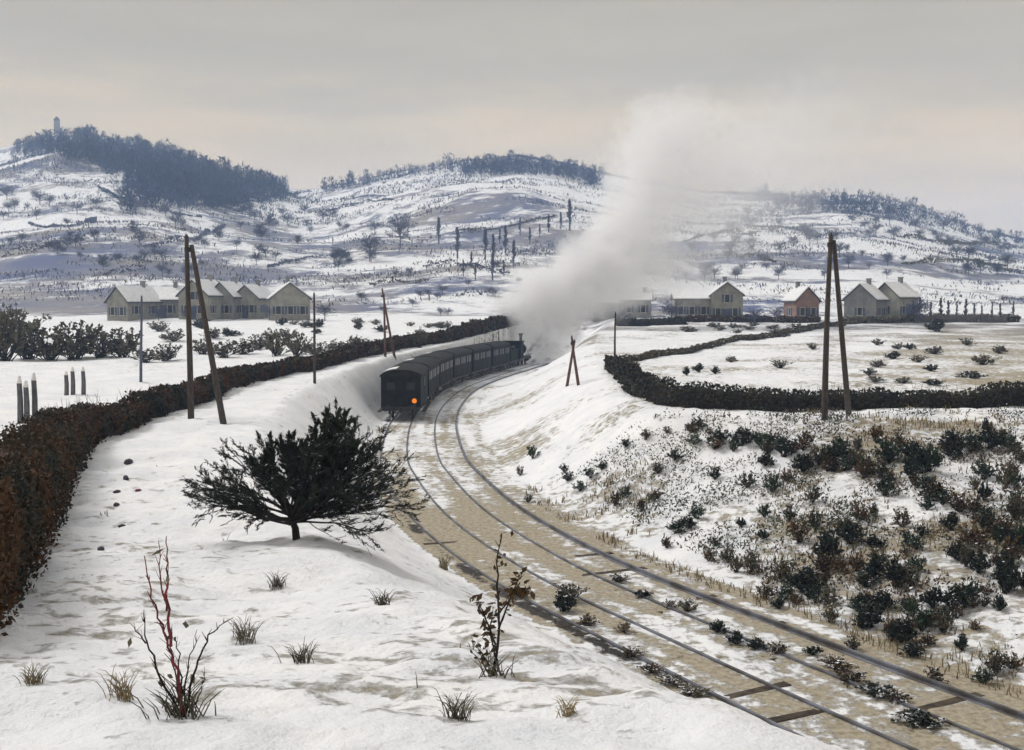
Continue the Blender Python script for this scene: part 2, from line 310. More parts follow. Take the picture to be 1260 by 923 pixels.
def terrain(X, Y):
    zl = np.interp(Y, [-60,0,4,7.5,14,23,35,48,90,130,180,212], [-1.9,-1.9,-2.2,-2.75,-3.9,-4.8,-5.0,-5.0,-5.0,-4.5,-2.3,-1.2])
    zr = np.interp(Y, [-60,40,50,60,100,140,170,190,212], [-5.4,-5.3,-5.0,-5.05,-4.75,-4.1,-3.2,-2.3,-1.2])
    nr = Y < 264; s = np.where(X > 45, -500.0, 500.0)
    def pd(P):
        d = np.full(X.shape, 400.0); d[nr] = poly_dist(X[nr], Y[nr], P); return d
    s[nr] = poly_dist(X[nr], Y[nr], MID[::2])
    left = s > 0
    zp = np.where(left, zl, zr)
    inl = inside(X, Y, POLY_L); inr = inside(X, Y, POLY_R)
    dl = np.abs(pd(CREST_L)); dr = np.abs(pd(CREST_R))
    hwL, hwR = 3.0, 4.2
    db = np.where(left, np.maximum(s - hwL, 0), np.maximum(-s - hwR, 0))
    dp = np.where(left, dl, dr)
    t = np.where(inl | inr | ~nr, 1.0, db / (db + dp + 1e-6))
    e = 0.45 * t + 0.55 * (t * t * (3 - 2 * t))
    bed = -8.6 + 6.4 * sstep(158, 205, Y)
    z = bed + (zp - bed) * e
    onbed = (db <= 0) & (Y < 200)
    near = np.clip(1 - Y / 260, 0, 1)
    rough = (fbm(X / 3.2, Y / 3.2, 3, 4) - 0.5) * 0.55 + (fbm(X / 0.8, Y / 0.8, 5, 4, .62) - 0.5) * 0.27 + (fbm(X / 0.33, Y / 0.33, 6, 2) - 0.5) * 0.08 * np.clip(1 - Y / 30, 0, 1)
    bank = sstep(0, 3.5, db)
    z = z + rough * np.where(onbed, 0.10, 0.18 + 0.82 * bank) * (0.35 + 0.65 * near)
    z = z + np.where(t >= 1, 0.5 * (fbm(X / 14, Y / 14, 9, 3) - 0.5), 0) * sstep(0, 6, dp)
    h, ht = hill(X, Y); z = z + h
    # where the ground is bare (0 snow .. 1 bare)
    big = fbm(X / 5.0, Y / 5.0, 11, 4) - 0.5
    bare = np.full(X.shape, 0.20)
    bare = np.where(left & ~onbed, 0.13 + 0.30 * big, bare)
    bare = np.where(left & (Y < 16), 0.16 + 0.6 * big, bare)
    bare = np.where(~left & ~onbed & ~inr, 0.22 + 0.85 * big + 0.10 * sstep(6, 14, X), bare)
    field = inr & (Y < 212)
    bare = np.where(field, 0.25 + 0.6 * big + 0.24 * sstep(14, 32, X * 60 / np.maximum(Y, 1)), bare)
    lane = fbm(s / 0.55 + 50, Y / 7.0, 61, 4) - 0.5; fine = fbm(X / 1.1, Y / 1.1, 63, 3) - 0.5
    bare = np.where(field & (Y < 56), 0.10 + 0.4 * big, bare)
    bare = np.where(onbed, 0.47 - 0.18 * sstep(40, 60, Y) + 0.5 * big + 0.6 * lane + 0.35 * fine, bare)
    streak = fbm(X / 55 + 0.35 * Y / 70, Y / 38, 21, 5) - 0.5
    band = fbm(X / 120, Y / 16, 23, 3) - 0.5
    bare = np.where(Y > 190, 0.34 + 0.85 * streak + 0.5 * band - 0.06 * ht, bare)
    # dark ballast and melt along the rails and sleepers
    sr = -(s - 2.5)  # distance right of the right rail, so rails lie at 0, -1.5, -3.5, -5.0
    g = np.zeros(X.shape)
    for r0, k in ((0.0, 0.52), (-1.5, 0.34), (-3.25, 0.30), (-4.75, 0.40)):
        g = np.maximum(g, k * np.exp(-((sr - r0) / 0.22) ** 2))
    patch = fbm(X / 2.2, Y / 2.2, 41, 3)
    g = g + np.where(onbed, 0.30 * sstep(0.52, 0.72, patch), 0)
    ball = np.where(Y < 190, g, 0)
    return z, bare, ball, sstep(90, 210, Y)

def axis(segs):
    v = [segs[0][0]]
    for a, b, st0, st1 in segs:
        x = a
        while x < b - 1e-6:
            k = (x - a) / (b - a); x = min(b, x + st0 + (st1 - st0) * k); v.append(x)
    return np.array(v)
xp = axis([(0,10,0.13,0.15),(10,24,0.17,0.35),(24,70,0.4,1.6),(70,420,2,7),(420,1800,10,60)])
xs = np.concatenate([-xp[:0:-1], xp])
ys = axis([(-60,-4,6,1),(-4,4,0.6,0.2),(4,13,0.085,0.11),(13,34,0.13,0.22),(34,70,0.24,0.5),(70,220,0.6,2.0),(220,1100,2.2,7),(1100,2200,15,70)])
GX, GY = np.meshgrid(xs, ys)
GZ, BARE, BALL, FAR = terrain(GX.ravel(), GY.ravel())
GZ = GZ + EYE
nx, ny = len(xs), len(ys)
V = np.stack([GX.ravel(), GY.ravel(), GZ], 1)
ii = np.arange(nx * ny).reshape(ny, nx)
Q = np.stack([ii[:-1, :-1], ii[:-1, 1:], ii[1:, 1:], ii[1:, :-1]], -1).reshape(-1, 4)
me = np_mesh('ground', V, Q, M['ground'], True)
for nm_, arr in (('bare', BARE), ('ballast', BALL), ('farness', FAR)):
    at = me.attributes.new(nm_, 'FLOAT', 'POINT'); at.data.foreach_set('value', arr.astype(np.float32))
ground = link('ground', me); tag(ground, kind='structure', label='snow covered ground of banks, fields and rising hills')
ZG = GZ.reshape(ny, nx)
def zat(x, y):
    i = int(np.clip(np.searchsorted(xs, x) - 1, 0, nx - 2)); j = int(np.clip(np.searchsorted(ys, y) - 1, 0, ny - 2))
    a = (x - xs[i]) / (xs[i + 1] - xs[i]); b = (y - ys[j]) / (ys[j + 1] - ys[j])
    return float((ZG[j, i] * (1 - a) + ZG[j, i + 1] * a) * (1 - b) + (ZG[j + 1, i] * (1 - a) + ZG[j + 1, i + 1] * a) * b)
def zat_v(x, y):
    i = np.clip(np.searchsorted(xs, x) - 1, 0, nx - 2); j = np.clip(np.searchsorted(ys, y) - 1, 0, ny - 2)
    a = (x - xs[i]) / (xs[i + 1] - xs[i]); b = (y - ys[j]) / (ys[j + 1] - ys[j])
    return (ZG[j, i] * (1 - a) + ZG[j, i + 1] * a) * (1 - b) + (ZG[j + 1, i] * (1 - a) + ZG[j + 1, i + 1] * a) * b
cp, sp = math.cos(PITCH), math.sin(PITCH)
def ray(x, y):
    u, v = x - 630, y - 461.5
    d = Vector((u, F * cp - v * sp, -F * sp - v * cp)); return d / d.y
def gp(x, y, dmin=4.5):
    """point of the ground seen at a place of the reference frame"""
    r = ray(x, y); d = dmin; O = Vector((0, 0, EYE))
    def under(q): p = O + r * q; return p.z <= zat(p.x, p.y)
    while d < 1100 and not under(d): d *= 1.012
    lo = max(dmin, d / 1.012); hi = d
    for _ in range(7):
        m_ = (lo + hi) / 2
        if under(m_): hi = m_
        else: lo = m_
    p = O + r * hi
    return Vector((p.x, p.y, zat(p.x, p.y)))
def xat(px, Y): return (px - 630) / F * Y
def on(px, Y):
    x = xat(px, Y); return Vector((x, Y, zat(x, Y)))

# ------------------------------------------------------------------ railway tracks
def along(P):
    d = np.concatenate([[0], np.cumsum(np.linalg.norm(np.diff(P, axis=0), axis=1))]); return d
def at_len(P, D, s):
    x = np.interp(s, D, P[:, 0]); y = np.interp(s, D, P[:, 1])
    x2 = np.interp(s + 0.4, D, P[:, 0]); y2 = np.interp(s + 0.4, D, P[:, 1])
    return x, y, math.atan2(y2 - y, x2 - x)
sl_me = MB().box(-1.25, 1.25, -0.125, 0.125, -0.14, 0.0).mesh('sleeper', M['sleeper'])
ch_me = MB().box(-0.13, 0.13, -0.07, 0.07, 0, 0.045).mesh('chair_plate', M['iron'])
def track(C, label, dz):
    t = tag(empty('railway_track', (float(C[60, 0]), float(C[60, 1]), 0)), label, 'railway track', 'railway tracks in the cutting')
    o0 = t.location
    D = along(C)
    for sgn in (-1, 1):
        P = offset(C, 0.75 * sgn); m = MB(); prof = [(-0.065,0.0),(0.065,0.0),(0.065,0.02),(0.022,0.04),(0.022,0.10),(0.042,0.115),(0.042,0.155),(-0.042,0.155),(-0.042,0.115),(-0.022,0.10),(-0.022,0.04),(-0.065,0.02)]
        sel = [i for i in range(len(P)) if -8 < P[i, 1] < 205]
        T = np.gradient(P, axis=0); T /= np.linalg.norm(T, axis=1)[:, None]; k = len(prof)
        for i in sel:
            nx_, ny_ = T[i, 1], -T[i, 0]
            for a, b in prof: m.v.append((P[i, 0] + nx_ * a - o0.x, P[i, 1] + ny_ * a - o0.y, dz[0 if sgn < 0 else 1] + b))
        for i in range(len(sel) - 1):
            for j in range(k): m.f.append((i * k + j, i * k + (j + 1) % k, (i + 1) * k + (j + 1) % k, (i + 1) * k + j))
        m.build('rail', M['rail'], t)
    s = D[-1] * 0; n = 0
    s0 = np.interp(8, C[:, 1], D); s1 = np.interp(165, C[:, 1], D); s = s0
    while s < s1 and n < 235:
        x, y, a = at_len(C, D, s)
        z = -0.05 + random.uniform(-0.05, 0.06) - (0.04 if y > 40 else 0)
        so = link('sleeper', sl_me, t, (x - o0.x + random.uniform(-.05, .05), y - o0.y, z), (random.uniform(-.02, .02), random.uniform(-.02, .02), a + math.pi / 2 + random.uniform(-.03, .03)))
        n += 1; s += 0.78
    return t
track(CEN_R, 'right hand railway track curving away past the shrubby bank', (-0.01, -0.10))
track(CEN_L, 'left hand railway track, the one the train stands on', (-0.10, -0.09))

# ------------------------------------------------------------------ train
DL = along(CEN_L)
def lathe(m, prof, axis_pt, n=20, ax='y'):
    b = len(m.v)
    for (a, r) in prof:
        for k in range(n):
            w = 2 * math.pi * k / n
            if ax == 'y': m.v.append((axis_pt[0] + r * math.cos(w), a, axis_pt[2] + r * math.sin(w)))
            else: m.v.append((axis_pt[0] + r * math.cos(w), axis_pt[1] + r * math.sin(w), a))
    for i in range(len(prof) - 1):
        for k in range(n):
            m.f.append((b + i * n + k, b + i * n + (k + 1) % n, b + (i + 1) * n + (k + 1) % n, b + (i + 1) * n + k))
    m.f.append(tuple(b + k for k in range(n))[::-1]); m.f.append(tuple(b + (len(prof) - 1) * n + k for k in range(n)))
    return m
def wheel_mesh(r):
    m = MB(); n = 18; b = 0
    for (x, rr) in ((-0.06, r), (0.06, r), (0.06, r * 0.84), (-0.06, r * 0.84)):
        for k in range(n):
            w = 2 * math.pi * k / n; m.v.append((x, rr * math.cos(w), rr * math.sin(w)))
    for i in range(4):
        for k in range(n): m.f.append((i * n + k, i * n + (k + 1) % n, ((i + 1) % 4) * n + (k + 1) % n, ((i + 1) % 4) * n + k))
    for k in range(8):
        w = math.pi * k / 8; mm = Matrix.Rotation(w, 4, 'X'); m.box(-0.025, 0.025, -r * 0.86, r * 0.86, -0.03, 0.03, mm)
    return m.mesh('wheel', M['iron'])
WH = wheel_mesh(0.5); WB = wheel_mesh(0.85)
def place(o, C, D, s):
    x, y, a = at_len(C, D, s); o.location = (x, y, -0.04); o.rotation_euler = (0, 0, a - math.pi / 2)
def buffers(t, y, sg):
    for sx in (-0.87, 0.87):
        m = MB(); lathe(m, [(y, 0.09), (y + sg * 0.42, 0.09), (y + sg * 0.43, 0.22), (y + sg * 0.48, 0.22)], (sx, 0, 1.08), 12); m.build('buffer', M['iron'], t)
def carriage(s_mid, L, label, tail=False, van=False):
    t = empty('railway_van' if van else 'railway_carriage', (0, 0, 0)); place(t, CEN_L, DL, s_mid)
    tag(t, label, 'railway van' if van else 'railway carriage', 'vehicles of the train')
    W = 1.46; hl = L / 2; z0, z1 = 1.05, 3.35
    zr = 0.52
    MB().box(-W, W, -hl, hl, z0, z1).build('body', M['coach'], t)
    m = MB(); n = 12; P = []
    for k in range(n + 1):
        w = math.pi * k / n; P.append((-(W + 0.10) * math.cos(w), z1 + 0.01 + zr * math.sin(w)))
    m.prism(P, -hl - 0.12, hl + 0.12); rf = m.build('roof', M['coach_trim'], t)
    m = MB(); P = []                       # one thin drift left on the windward side
    for k in range(2, 6):
        w = math.pi * k / n; P.append((-(W + 0.10) * math.cos(w), z1 + 0.01 + zr * math.sin(w) + 0.012))
    P2 = [(x, z + 0.04) for x, z in P][::-1]; ya = random.uniform(-.8, .1) * hl; m.prism(P + P2, ya, ya + random.uniform(.3, .7) * hl); m.build('snow_drift', M['snow'], rf)
    MB().box(-1.25, 1.25, -hl - 0.02, hl + 0.02, 0.82, 1.05).build('underframe', M['iron'], t)
    for yy in (-hl * 0.62, hl * 0.62):
        for sx in (-0.75, 0.75):
            link('wheel', WH, t, (sx, yy, 0.60))
            a = MB().box(-0.06, 0.06, -0.32, 0.32, 0.45, 0.85); o = a.build('axle_box', M['iron'], t); o.location = (sx * 1.32, yy, 0)
    buffers(t, -hl, -1); buffers(t, hl, 1)
    # doors and windows down both sides
    nd = 1 if van else 3
    for sx in (-1, 1):
        for k in range(nd):
            yc = (k - (nd - 1) / 2) * (L / nd) if nd > 1 else 0
            d = MB().box(sx * W - 0.02, sx * W + 0.025, yc - 0.42, yc + 0.42, z0 + 0.05, z1 - 0.12).build('door', M['coach_trim'], t)
            MB().box(sx * (W + 0.014) - 0.02, sx * (W + 0.014) + 0.02, yc - 0.24, yc + 0.24, 2.35, 3.05).build('pane', M['glass'], d)
            for q in (-1, 1):
                if van: continue
                MB().box(sx * W - 0.02, sx * W + 0.018, yc + q * 0.85 - 0.3, yc + q * 0.85 + 0.3, 2.35, 3.05).build('window', M['glass'], t)
        MB().box(sx * (W + 0.18) - 0.16, sx * (W + 0.18) + 0.16, -hl + 0.3, hl - 0.3, 0.72, 0.76).build('footboard', M['sleeper'], t)
    if tail:
        y = -hl
        for k in (-0.98, -0.49, 0.0, 0.49, 0.98):
            MB().box(k - 0.03, k + 0.03, y - 0.03, y - 0.001, z0 + 0.1, z1).build('batten', M['coach_trim'], t)
        for sx in (-0.73, 0.73):
            f = MB().box(sx - 0.36, sx + 0.36, y - 0.05, y - 0.032, 2.35, 3.0).build('window', M['coach_trim'], t)
            MB().box(sx - 0.29, sx + 0.29, y - 0.055, y - 0.048, 2.42, 2.93).build('pane', M['glass'], f)
        MB().box(-1.4, 1.4, y - 0.12, y - 0.035, 0.86, 1.16).build('buffer_beam', M['iron'], t)
        lp = MB(); lathe(lp, [(y - 0.50, 0.20), (y - 0.10, 0.20)], (1.02, 0, 1.62), 14); l = lp.build('tail_lamp', M['iron'], t)
        l['label'] = 'tail lamp glowing orange'
        lp = MB(); lathe(lp, [(y - 0.57, 0.04), (y - 0.55, 0.12), (y - 0.505, 0.18)], (1.02, 0, 1.62), 16); lp.build('lens', M['lamp'], l)
        MB().box(0.97, 1.07, y - 0.33, y - 0.05, 1.15, 1.42).build('lamp_bracket', M['iron'], t)
        m = MB(); m.tube([(0, y - 0.1, 1.02), (0, y - 0.32, 0.98), (0, y - 0.36, 0.75)], 0.05, 6); m.build('coupling_hook', M['iron'], t)
    return t
S0 = float(np.interp(80.5, CEN_L[:, 1], DL))
lens = [9.5, 10.0, 10.0, 10.0, 10.0, 10.0]
labs = ['dark guard van at the tail of the train with orange lamp', 'dark carriage coupled next to the guard van with the orange lamp',
        'dark railway carriage, second ahead of the guard van', 'dark railway carriage, third ahead of the guard van', 'dark railway carriage, fourth ahead of the guard van', 'dark railway carriage coupled right behind the tender']
s = S0
for i, (L, lb) in enumerate(zip(lens, labs)):
    carriage(s + L / 2, L, lb, tail=(i == 0), van=(i == 0)); s += L + 1.1
# tender
t = empty('tender', (0, 0, 0)); place(t, CEN_L, DL, s + 2.6); tag(t, 'dark coal tender between last carriage and locomotive', 'tender', 'vehicles of the train')
MB().box(-1.35, 1.35, -2.6, 2.6, 1.1, 2.55).build('tank', M['coach'], t)
m = MB()
for k in range(60): 
    c = Vector((random.uniform(-1.1, 1.1), random.uniform(-2.2, 2.2), 2.55 + random.uniform(0, .3))); m.box(-.2, .2, -.2, .2, -.2, .2, Matrix.Translation(c) @ Matrix.Rotation(random.uniform(0, 3), 4, (1, 1, random.random())))
m.build('coal', M['iron'], t)
MB().box(-1.25, 1.25, -2.7, 2.7, 0.85, 1.1).build('underframe', M['iron'], t)
for yy in (-1.7, 0, 1.7):
    for sx in (-0.75, 0.75): link('wheel', WH, t, (sx, yy, 0.6))
buffers(t, -2.7, -1); s += 6.0
# locomotive
t = empty('steam_locomotive', (0, 0, 0)); place(t, CEN_L, DL, s + 4.2); tag(t, 'black steam locomotive with tall chimney under the plume of steam', 'locomotive', 'vehicles of the train')
LOCO_S = s + 4.2
m = MB(); lathe(m, [(-1.6, 0.68), (2.6, 0.68), (2.62, 0.76), (3.6, 0.76), (3.66, 0.6)], (0, 0, 2.25), 22); m.build('boiler', M['coach'], t, True)
m = MB(); lathe(m, [(2.9, 0.24), (3.9, 0.20), (4.25, 0.24), (4.4, 0.36), (4.5, 0.36)], (0, 3.1, 0), 16, 'z'); m.build('chimney', M['iron'], t, True)
m = MB(); lathe(m, [(2.8, 0.38), (3.25, 0.38), (3.45, 0.26), (3.52, 0.08)], (0, 0.6, 0), 16, 'z'); m.build('steam_dome', M['coach'], t, True)
cb = MB().box(-1.4, 1.4, -3.6, -1.6, 1.2, 2.5); cb.box(-1.4, -1.32, -3.6, -1.6, 2.5, 3.5); cb.box(1.32, 1.4, -3.6, -1.6, 2.5, 3.5); cb.box(-1.32, 1.32, -1.68, -1.6, 2.5, 3.5); c = cb.build('cab', M['coach'], t)
MB().box(-1.52, 1.52, -3.8, -1.45, 3.5, 3.6).build('roof', M['coach_trim'], c)
MB().box(-1.35, 1.35, -3.7, 3.9, 1.05, 1.2).build('footplate', M['iron'], t)
MB().box(-1.35, 1.35, 3.9, 4.05, 0.85, 1.25).build('buffer_beam', M['iron'], t); buffers(t, 4.05, 1)
for yy, me_, zz in ((-2.2, WB, 0.95), (0.2, WB, 0.95), (2.6, WH, 0.6)):
    for sx in (-0.75, 0.75): link('wheel', me_, t, (sx, yy, zz))
for sx in (-1, 1):
    m = MB().box(sx * 1.02 - 0.03, sx * 1.02 + 0.03, -2.2, 0.2, 0.82, 0.92); m.build('coupling_rod', M['rail'], t)
    m = MB(); lathe(m, [(2.1, 0.3), (3.2, 0.3)], (sx * 1.0, 0, 0.85), 14); m.build('cylinder', M['iron'], t)

# ------------------------------------------------------------------ telegraph poles
def pole(px, ytop, pbase, label, lean=0.0, r=0.13, mt='pole', strut=None, name='telegraph_pole', group='telegraph poles', Y=None):
    b = on(px, Y) if Y else gp(px, pbase)
    sc_ = F / b.y; H = (pbase - ytop) / sc_
    t = tag(empty(name, b), label, 'telegraph pole', group)
    dx = lean / sc_
    pts = []
    for k in range(9):
        q = k / 8; pts.append((dx * q + 0.04 * math.sin(q * 3 + px), 0.02 * math.sin(q * 4), -0.35 + (H + 0.35) * q))
    m = MB(); m.tube(pts + [(pts[-1][0], pts[-1][1], H + 0.14)], [r * (1 - 0.38 * k / 8) for k in range(9)] + [0.02], 9); m.build('shaft', M[mt], t, True)
    if strut:
        sx, sy, top = strut
        c = gp(sx, sy); c = Vector((c.x, min(max(c.y, b.y - 3), b.y + 3), 0)); c.x = xat(sx, c.y); c.z = zat(c.x, c.y)
        p0 = c - b - Vector((0, 0, 0.35)); p1 = Vector((dx + 0.15, 0.05, H - top / sc_))
        m = MB(); m.tube([p0.lerp(p1, k / 6) for k in range(7)], [r * (0.95 - 0.3 * k / 6) for k in range(7)], 8); m.build('strut', M[mt], t, True)
        q = p1; m = MB(); m.tube([(dx, 0, q.z - 0.3), (dx, 0, q.z - 0.1)], r * 0.8 + 0.03, 9); m.build('iron_band', M['iron'], t)
    return t
pole(234, 292, 515, 'tall dark telegraph pole braced by a strut on the left bank', 1, 0.15, strut=(275, 522, 10))
pole(1015, 290, 516, 'tall dark telegraph pole with strut on the crest of right bank', 3, 0.15, strut=(1047, 486, 6))
pole(174, 366, 470, 'thin blue grey pole standing in the field behind left hedge', 2, 0.10, 'pole_blue')
pole(388, 362, 472, 'slim grey pole on snowy bank behind the dark bush', -1, 0.10)
pole(487, 356, 442, 'leaning red brown pole with second leg above the guard van', -16, 0.13, 'pole_red', strut=(474, 442, 6))
pole(757, 386, 462, 'thin dark pole at the corner of the right hand hedge', 0, 0.09, 'pole')
pole(712, 415, 474, 'short red brown twin pole beside the steam plume', -8, 0.12, 'pole_red', strut=(697, 474, 4))

# ------------------------------------------------------------------ hedges
def hedge(name, pts, label, leaf, mt, dens=260, group=None, cat='hedge', core='hedge_core', twigs=True, st_=0.4):
    """pts: list of (x, y, height, half width) in metres on the ground"""
    P = np.array(pts, float); D = along(P[:, :2]); L = D[-1]
    o = Vector((P[0, 0], P[0, 1], zat(P[0, 0], P[0, 1]))); t = tag(empty(name, o), label, cat, group)
    def at(s): return [np.interp(s, D, P[:, k]) for k in range(4)]
    st = np.arange(0, L + st_, st_); X, Y, H, W = at(st); T = np.gradient(np.stack([X, Y], 1), axis=0); T /= np.linalg.norm(T, axis=1)[:, None] + 1e-9
    NX, NY = -T[:, 1], T[:, 0]; zg = zat_v(X, Y)
    hn = 0.58 + 0.80 * fbm(st / 1.6, st * 0, 51, 4, 0.6)
    prof = [(-0.85, -0.15), (-0.95, 0.35), (-0.8, 0.75), (-0.35, 0.93), (0.35, 0.93), (0.8, 0.75), (0.95, 0.35), (0.85, -0.15)]
    Vv = []
    for k, (a, b) in enumerate(prof):
        wv = 0.6 + 0.8 * fbm(st / 1.1 + k * 7, st * 0 + k, 60, 3)
        Vv.append(np.stack([X + NX * a * W * wv * 0.72 - o.x, Y + NY * a * W * wv * 0.72 - o.y, zg + b * H * hn * 0.86 - o.z], 1))
    Vv = np.stack(Vv, 1); n, k = len(st), len(prof); idx = np.arange(n * k).reshape(n, k)
    Fq = np.stack([idx[:-1], idx[1:], np.roll(idx, -1, 1)[1:], np.roll(idx, -1, 1)[:-1]], -1).reshape(-1, 4)
    if st_ < 1: link('branches', np_mesh('branches', Vv.reshape(-1, 3), Fq, M[core]), t)
    # leaves over the surface, denser and finer close to the camera
    cnt = 0; C = []; S = []
    for i in range(n - 1):
        q = max(12, int(dens * 0.4 * H[i] * min(2.6, 30 / max(Y[i], 4))))
        s_ = rng.uniform(st[i], st[i + 1], q); x, y, h, wd = at(s_); a = rng.uniform(-1.05, 1.05, q); b = rng.uniform(0, 1, q) ** 0.8
        edge = rng.uniform(0.72, 1.06, q); onT = rng.random(q) < 0.38
        bb = np.where(onT, edge, b); aa = np.where(onT, a, np.sign(a) * edge) * np.where(bb > 0.8, 0.9, 1.0)
        hh = np.interp(s_, st, hn)
        C.append(np.stack([x + NX[i] * aa * wd - o.x, y + NY[i] * aa * wd - o.y, zat_v(x, y) + bb * h * hh - o.z], 1)); S.append(np.full(q, leaf * max(0.75, min(Y[i], 400) / 30)))
    C = np.concatenate(C); S = np.concatenate(S)
    Vl, Fl = leaves(C, S, 1.7); link('foliage', np_mesh('foliage', Vl, Fl, M[mt]), t)
    if twigs:
        m = MB()
        for k in range(int(L * 3)):
            s_ = random.uniform(0, L); x, y, h, wd = at(s_)
            if y > 75: continue
            c = Vector((x + random.uniform(-.6, .6) * wd - o.x, y + random.uniform(-.6, .6) * wd - o.y, zat(x, y) + h * 0.85 - o.z)); d = Vector((random.gauss(0, .3), random.gauss(0, .3), 1)).normalized()
            l = random.uniform(.2, .5) * min(h, 1.5); m.tube([c, c + d * l * .6, c + d * l + Vector((0, 0, .02))], [.012, .008, .003], 3, False)
        m.build('stray_twigs', M['twig'], t)['kind'] = 'stuff'
    return t
def hp(px, py, h, wd): p = gp(px, py); return (p.x, p.y, h, wd)
def hps(px, py, h, wd, sh): p = gp(px, py); x = p.x - sh; return (x, p.y, h, wd)
hl = [(-10, 8.6, 1.5, 0.7), (-7.6, 8.9, 1.5, 0.7), (-6.2, 9.6, 1.5, 0.7), hps(8, 790, 1.55, 0.7, .75), hps(30, 745, 1.6, 0.7, .75), hps(56, 690, 1.75, 0.75, .75), hps(82, 615, 1.75, 0.8, .7), hps(108, 550, 1.55, 0.75, .5), hp(165, 520, 1.2, 0.65), hp(235, 497, 1.0, 0.6), hp(290, 475, .95, 0.6), hp(345, 462, .95, 0.6), (-15.5, 84, .95, 0.6), (-14.2, 100, 1.0, 0.7), (-11.5, 120, 1.1, 0.8), (-6.0, 140, 1.4, 0.9), (-2.0, 156, 1.5, 0.9), (1.2, 172, 1.5, 0.9), (3, 180, 1.5, .9)]
hedge('hedge', hl, 'long dark hedge running from left foreground to behind the train', 0.06, 'hedge', 520)
hr_ = [(7.6, 84, 0.9, 0.5), (7.3, 70, 1.0, 0.6), (7.2, 60, 1.1, 0.7), (7.9, 55.6, 1.1, 0.8), (9.5, 54.2, 1.1, 0.7), (12, 53.6, 1.05, 0.7), (16, 53.2, 1.0, 0.7), (22, 53, 1.05, 0.7), (30, 53, 1.1, 0.7)]
hedge('hedge', hr_, 'dark brown hedge along the crest of the right bank', 0.06, 'hedge_dk', 420)
hf = [(7.8, 88, 0.5, 0.35), (15.5, 104, 0.45, 0.35), (26.5, 129, 0.5, 0.35), (34, 142, 0.55, 0.4), (47, 166, 0.6, 0.45), (52, 172, 0.6, 0.45)]
hedge('hedge', hf, 'low grey brown hedge crossing the right hand snowy field diagonally', 0.06, 'olive', 420, twigs=False)
hedge('hedge', [(16, 168, 1.0, 0.5), (20, 169, 1.0, 0.5), (27, 171, 1.0, 0.5)], 'low dark hedge beyond the right field beside the plume', 0.06, 'hedge_dk', 420, twigs=False)
hedge('hedge', [(28, 176, 0.9, 0.5), (40, 178, 0.9, 0.5), (50, 179, 0.9, 0.5)], 'low brown hedge in front of the pale gabled house', 0.06, 'brown', 420, twigs=False)
hedge('hedge', [(53, 176, 1.0, 0.6), (66, 178, 1.0, 0.6), (82, 178, 1.1, 0.6)], 'grey hedge line at the foot of the far right houses', 0.06, 'olive', 420, twigs=False)

# ------------------------------------------------------------------ shrubs, grass, small plants
def shrub_mesh(h, wd, n_stem, n_leaf, leaf, seed, up=0.6, flat=1.0, twigr=0.012):
    random.seed(seed); m = MB(); C = []; A = []
    for k in range(n_stem):
        a = random.uniform(0, 2 * math.pi); rr = math.sqrt(random.random()) * wd * 0.5
        rr *= random.choice((.7, 1.0, 1.0, 1.3)); tip = Vector((rr * math.cos(a), rr * math.sin(a), h * random.uniform(0.25, 1.12) * (1 - 0.40 * (rr / (wd * 0.65)) ** 2)))
        p0 = Vector((random.gauss(0, wd * .05), random.gauss(0, wd * .05), -0.08)); mid = p0.lerp(tip, 0.5) + Vector((0, 0, h * 0.10 * up))
        m.tube([p0, mid, tip], [twigr * 1.5, twigr, twigr * 0.35], 4, False)
        for q in range(3):
            u = random.uniform(0.4, 0.95); b = (p0.lerp(mid, u * 2) if u < .5 else mid.lerp(tip, u * 2 - 1)); d = (tip - p0).normalized() + Vector((random.gauss(0, .6), random.gauss(0, .6), random.gauss(.2, .4)))
            e_ = b + d.normalized() * h * random.uniform(.12, .3); m.tube([b, e_], [twigr * .7, twigr * .25], 3, False)
            for z in range(max(1, n_leaf // (n_stem * 3))):
                c = b.lerp(e_, random.uniform(0.1, 1.1)); C.append([c.x + random.gauss(0, wd * .03), c.y + random.gauss(0, wd * .03), max(0.02, c.z + random.gauss(0, h * .035))]); A.append(list(d))
    Vl, Fl = leaves(np.array(C), np.full(len(C), leaf), 1.9, np.array(A), 0.8)
    return m, Vl, Fl
PROTO = {}
def proto(key, mt, *a, **k):
    m, Vl, Fl = shrub_mesh(*a, **k); PROTO.setdefault(key, []).append((m.mesh('stems', M['twig']), np_mesh('foliage', Vl, Fl, M[mt])))
for sd_ in range(3):
    proto('green', 'green', 1.0, 1.25, 26, 800, 0.075, 100 + sd_)
    proto('brown', 'brown', 1.0, 1.25, 30, 560, 0.07, 110 + sd_)
    proto('olive', 'olive', 1.0, 1.2, 30, 640, 0.07, 120 + sd_)
for sd_ in range(2):
    proto('dark', 'needle', 1.0, 1.35, 34, 1150, 0.075, 130 + sd_)
def shrub(loc, wd, h, key, label, group, name='shrub', cat='shrub'):
    st_, fo = random.choice(PROTO[key]); t = tag(empty(name, loc, random.uniform(0, 6.28)), label, cat, group)
    t.scale = (wd / 1.15, wd / 1.15, h)
    link('stems', st_, t); link('foliage', fo, t); return t
random.seed(21)
ORD = 'leftmost second third fourth fifth sixth seventh eighth ninth tenth eleventh twelfth thirteenth fourteenth fifteenth sixteenth seventeenth eighteenth nineteenth twentieth twenty-first twenty-second twenty-third twenty-fourth twenty-fifth twenty-sixth twenty-seventh twenty-eighth twenty-ninth thirtieth thirty-first thirty-second thirty-third thirty-fourth thirty-fifth thirty-sixth thirty-seventh thirty-eighth thirty-ninth fortieth'.split()
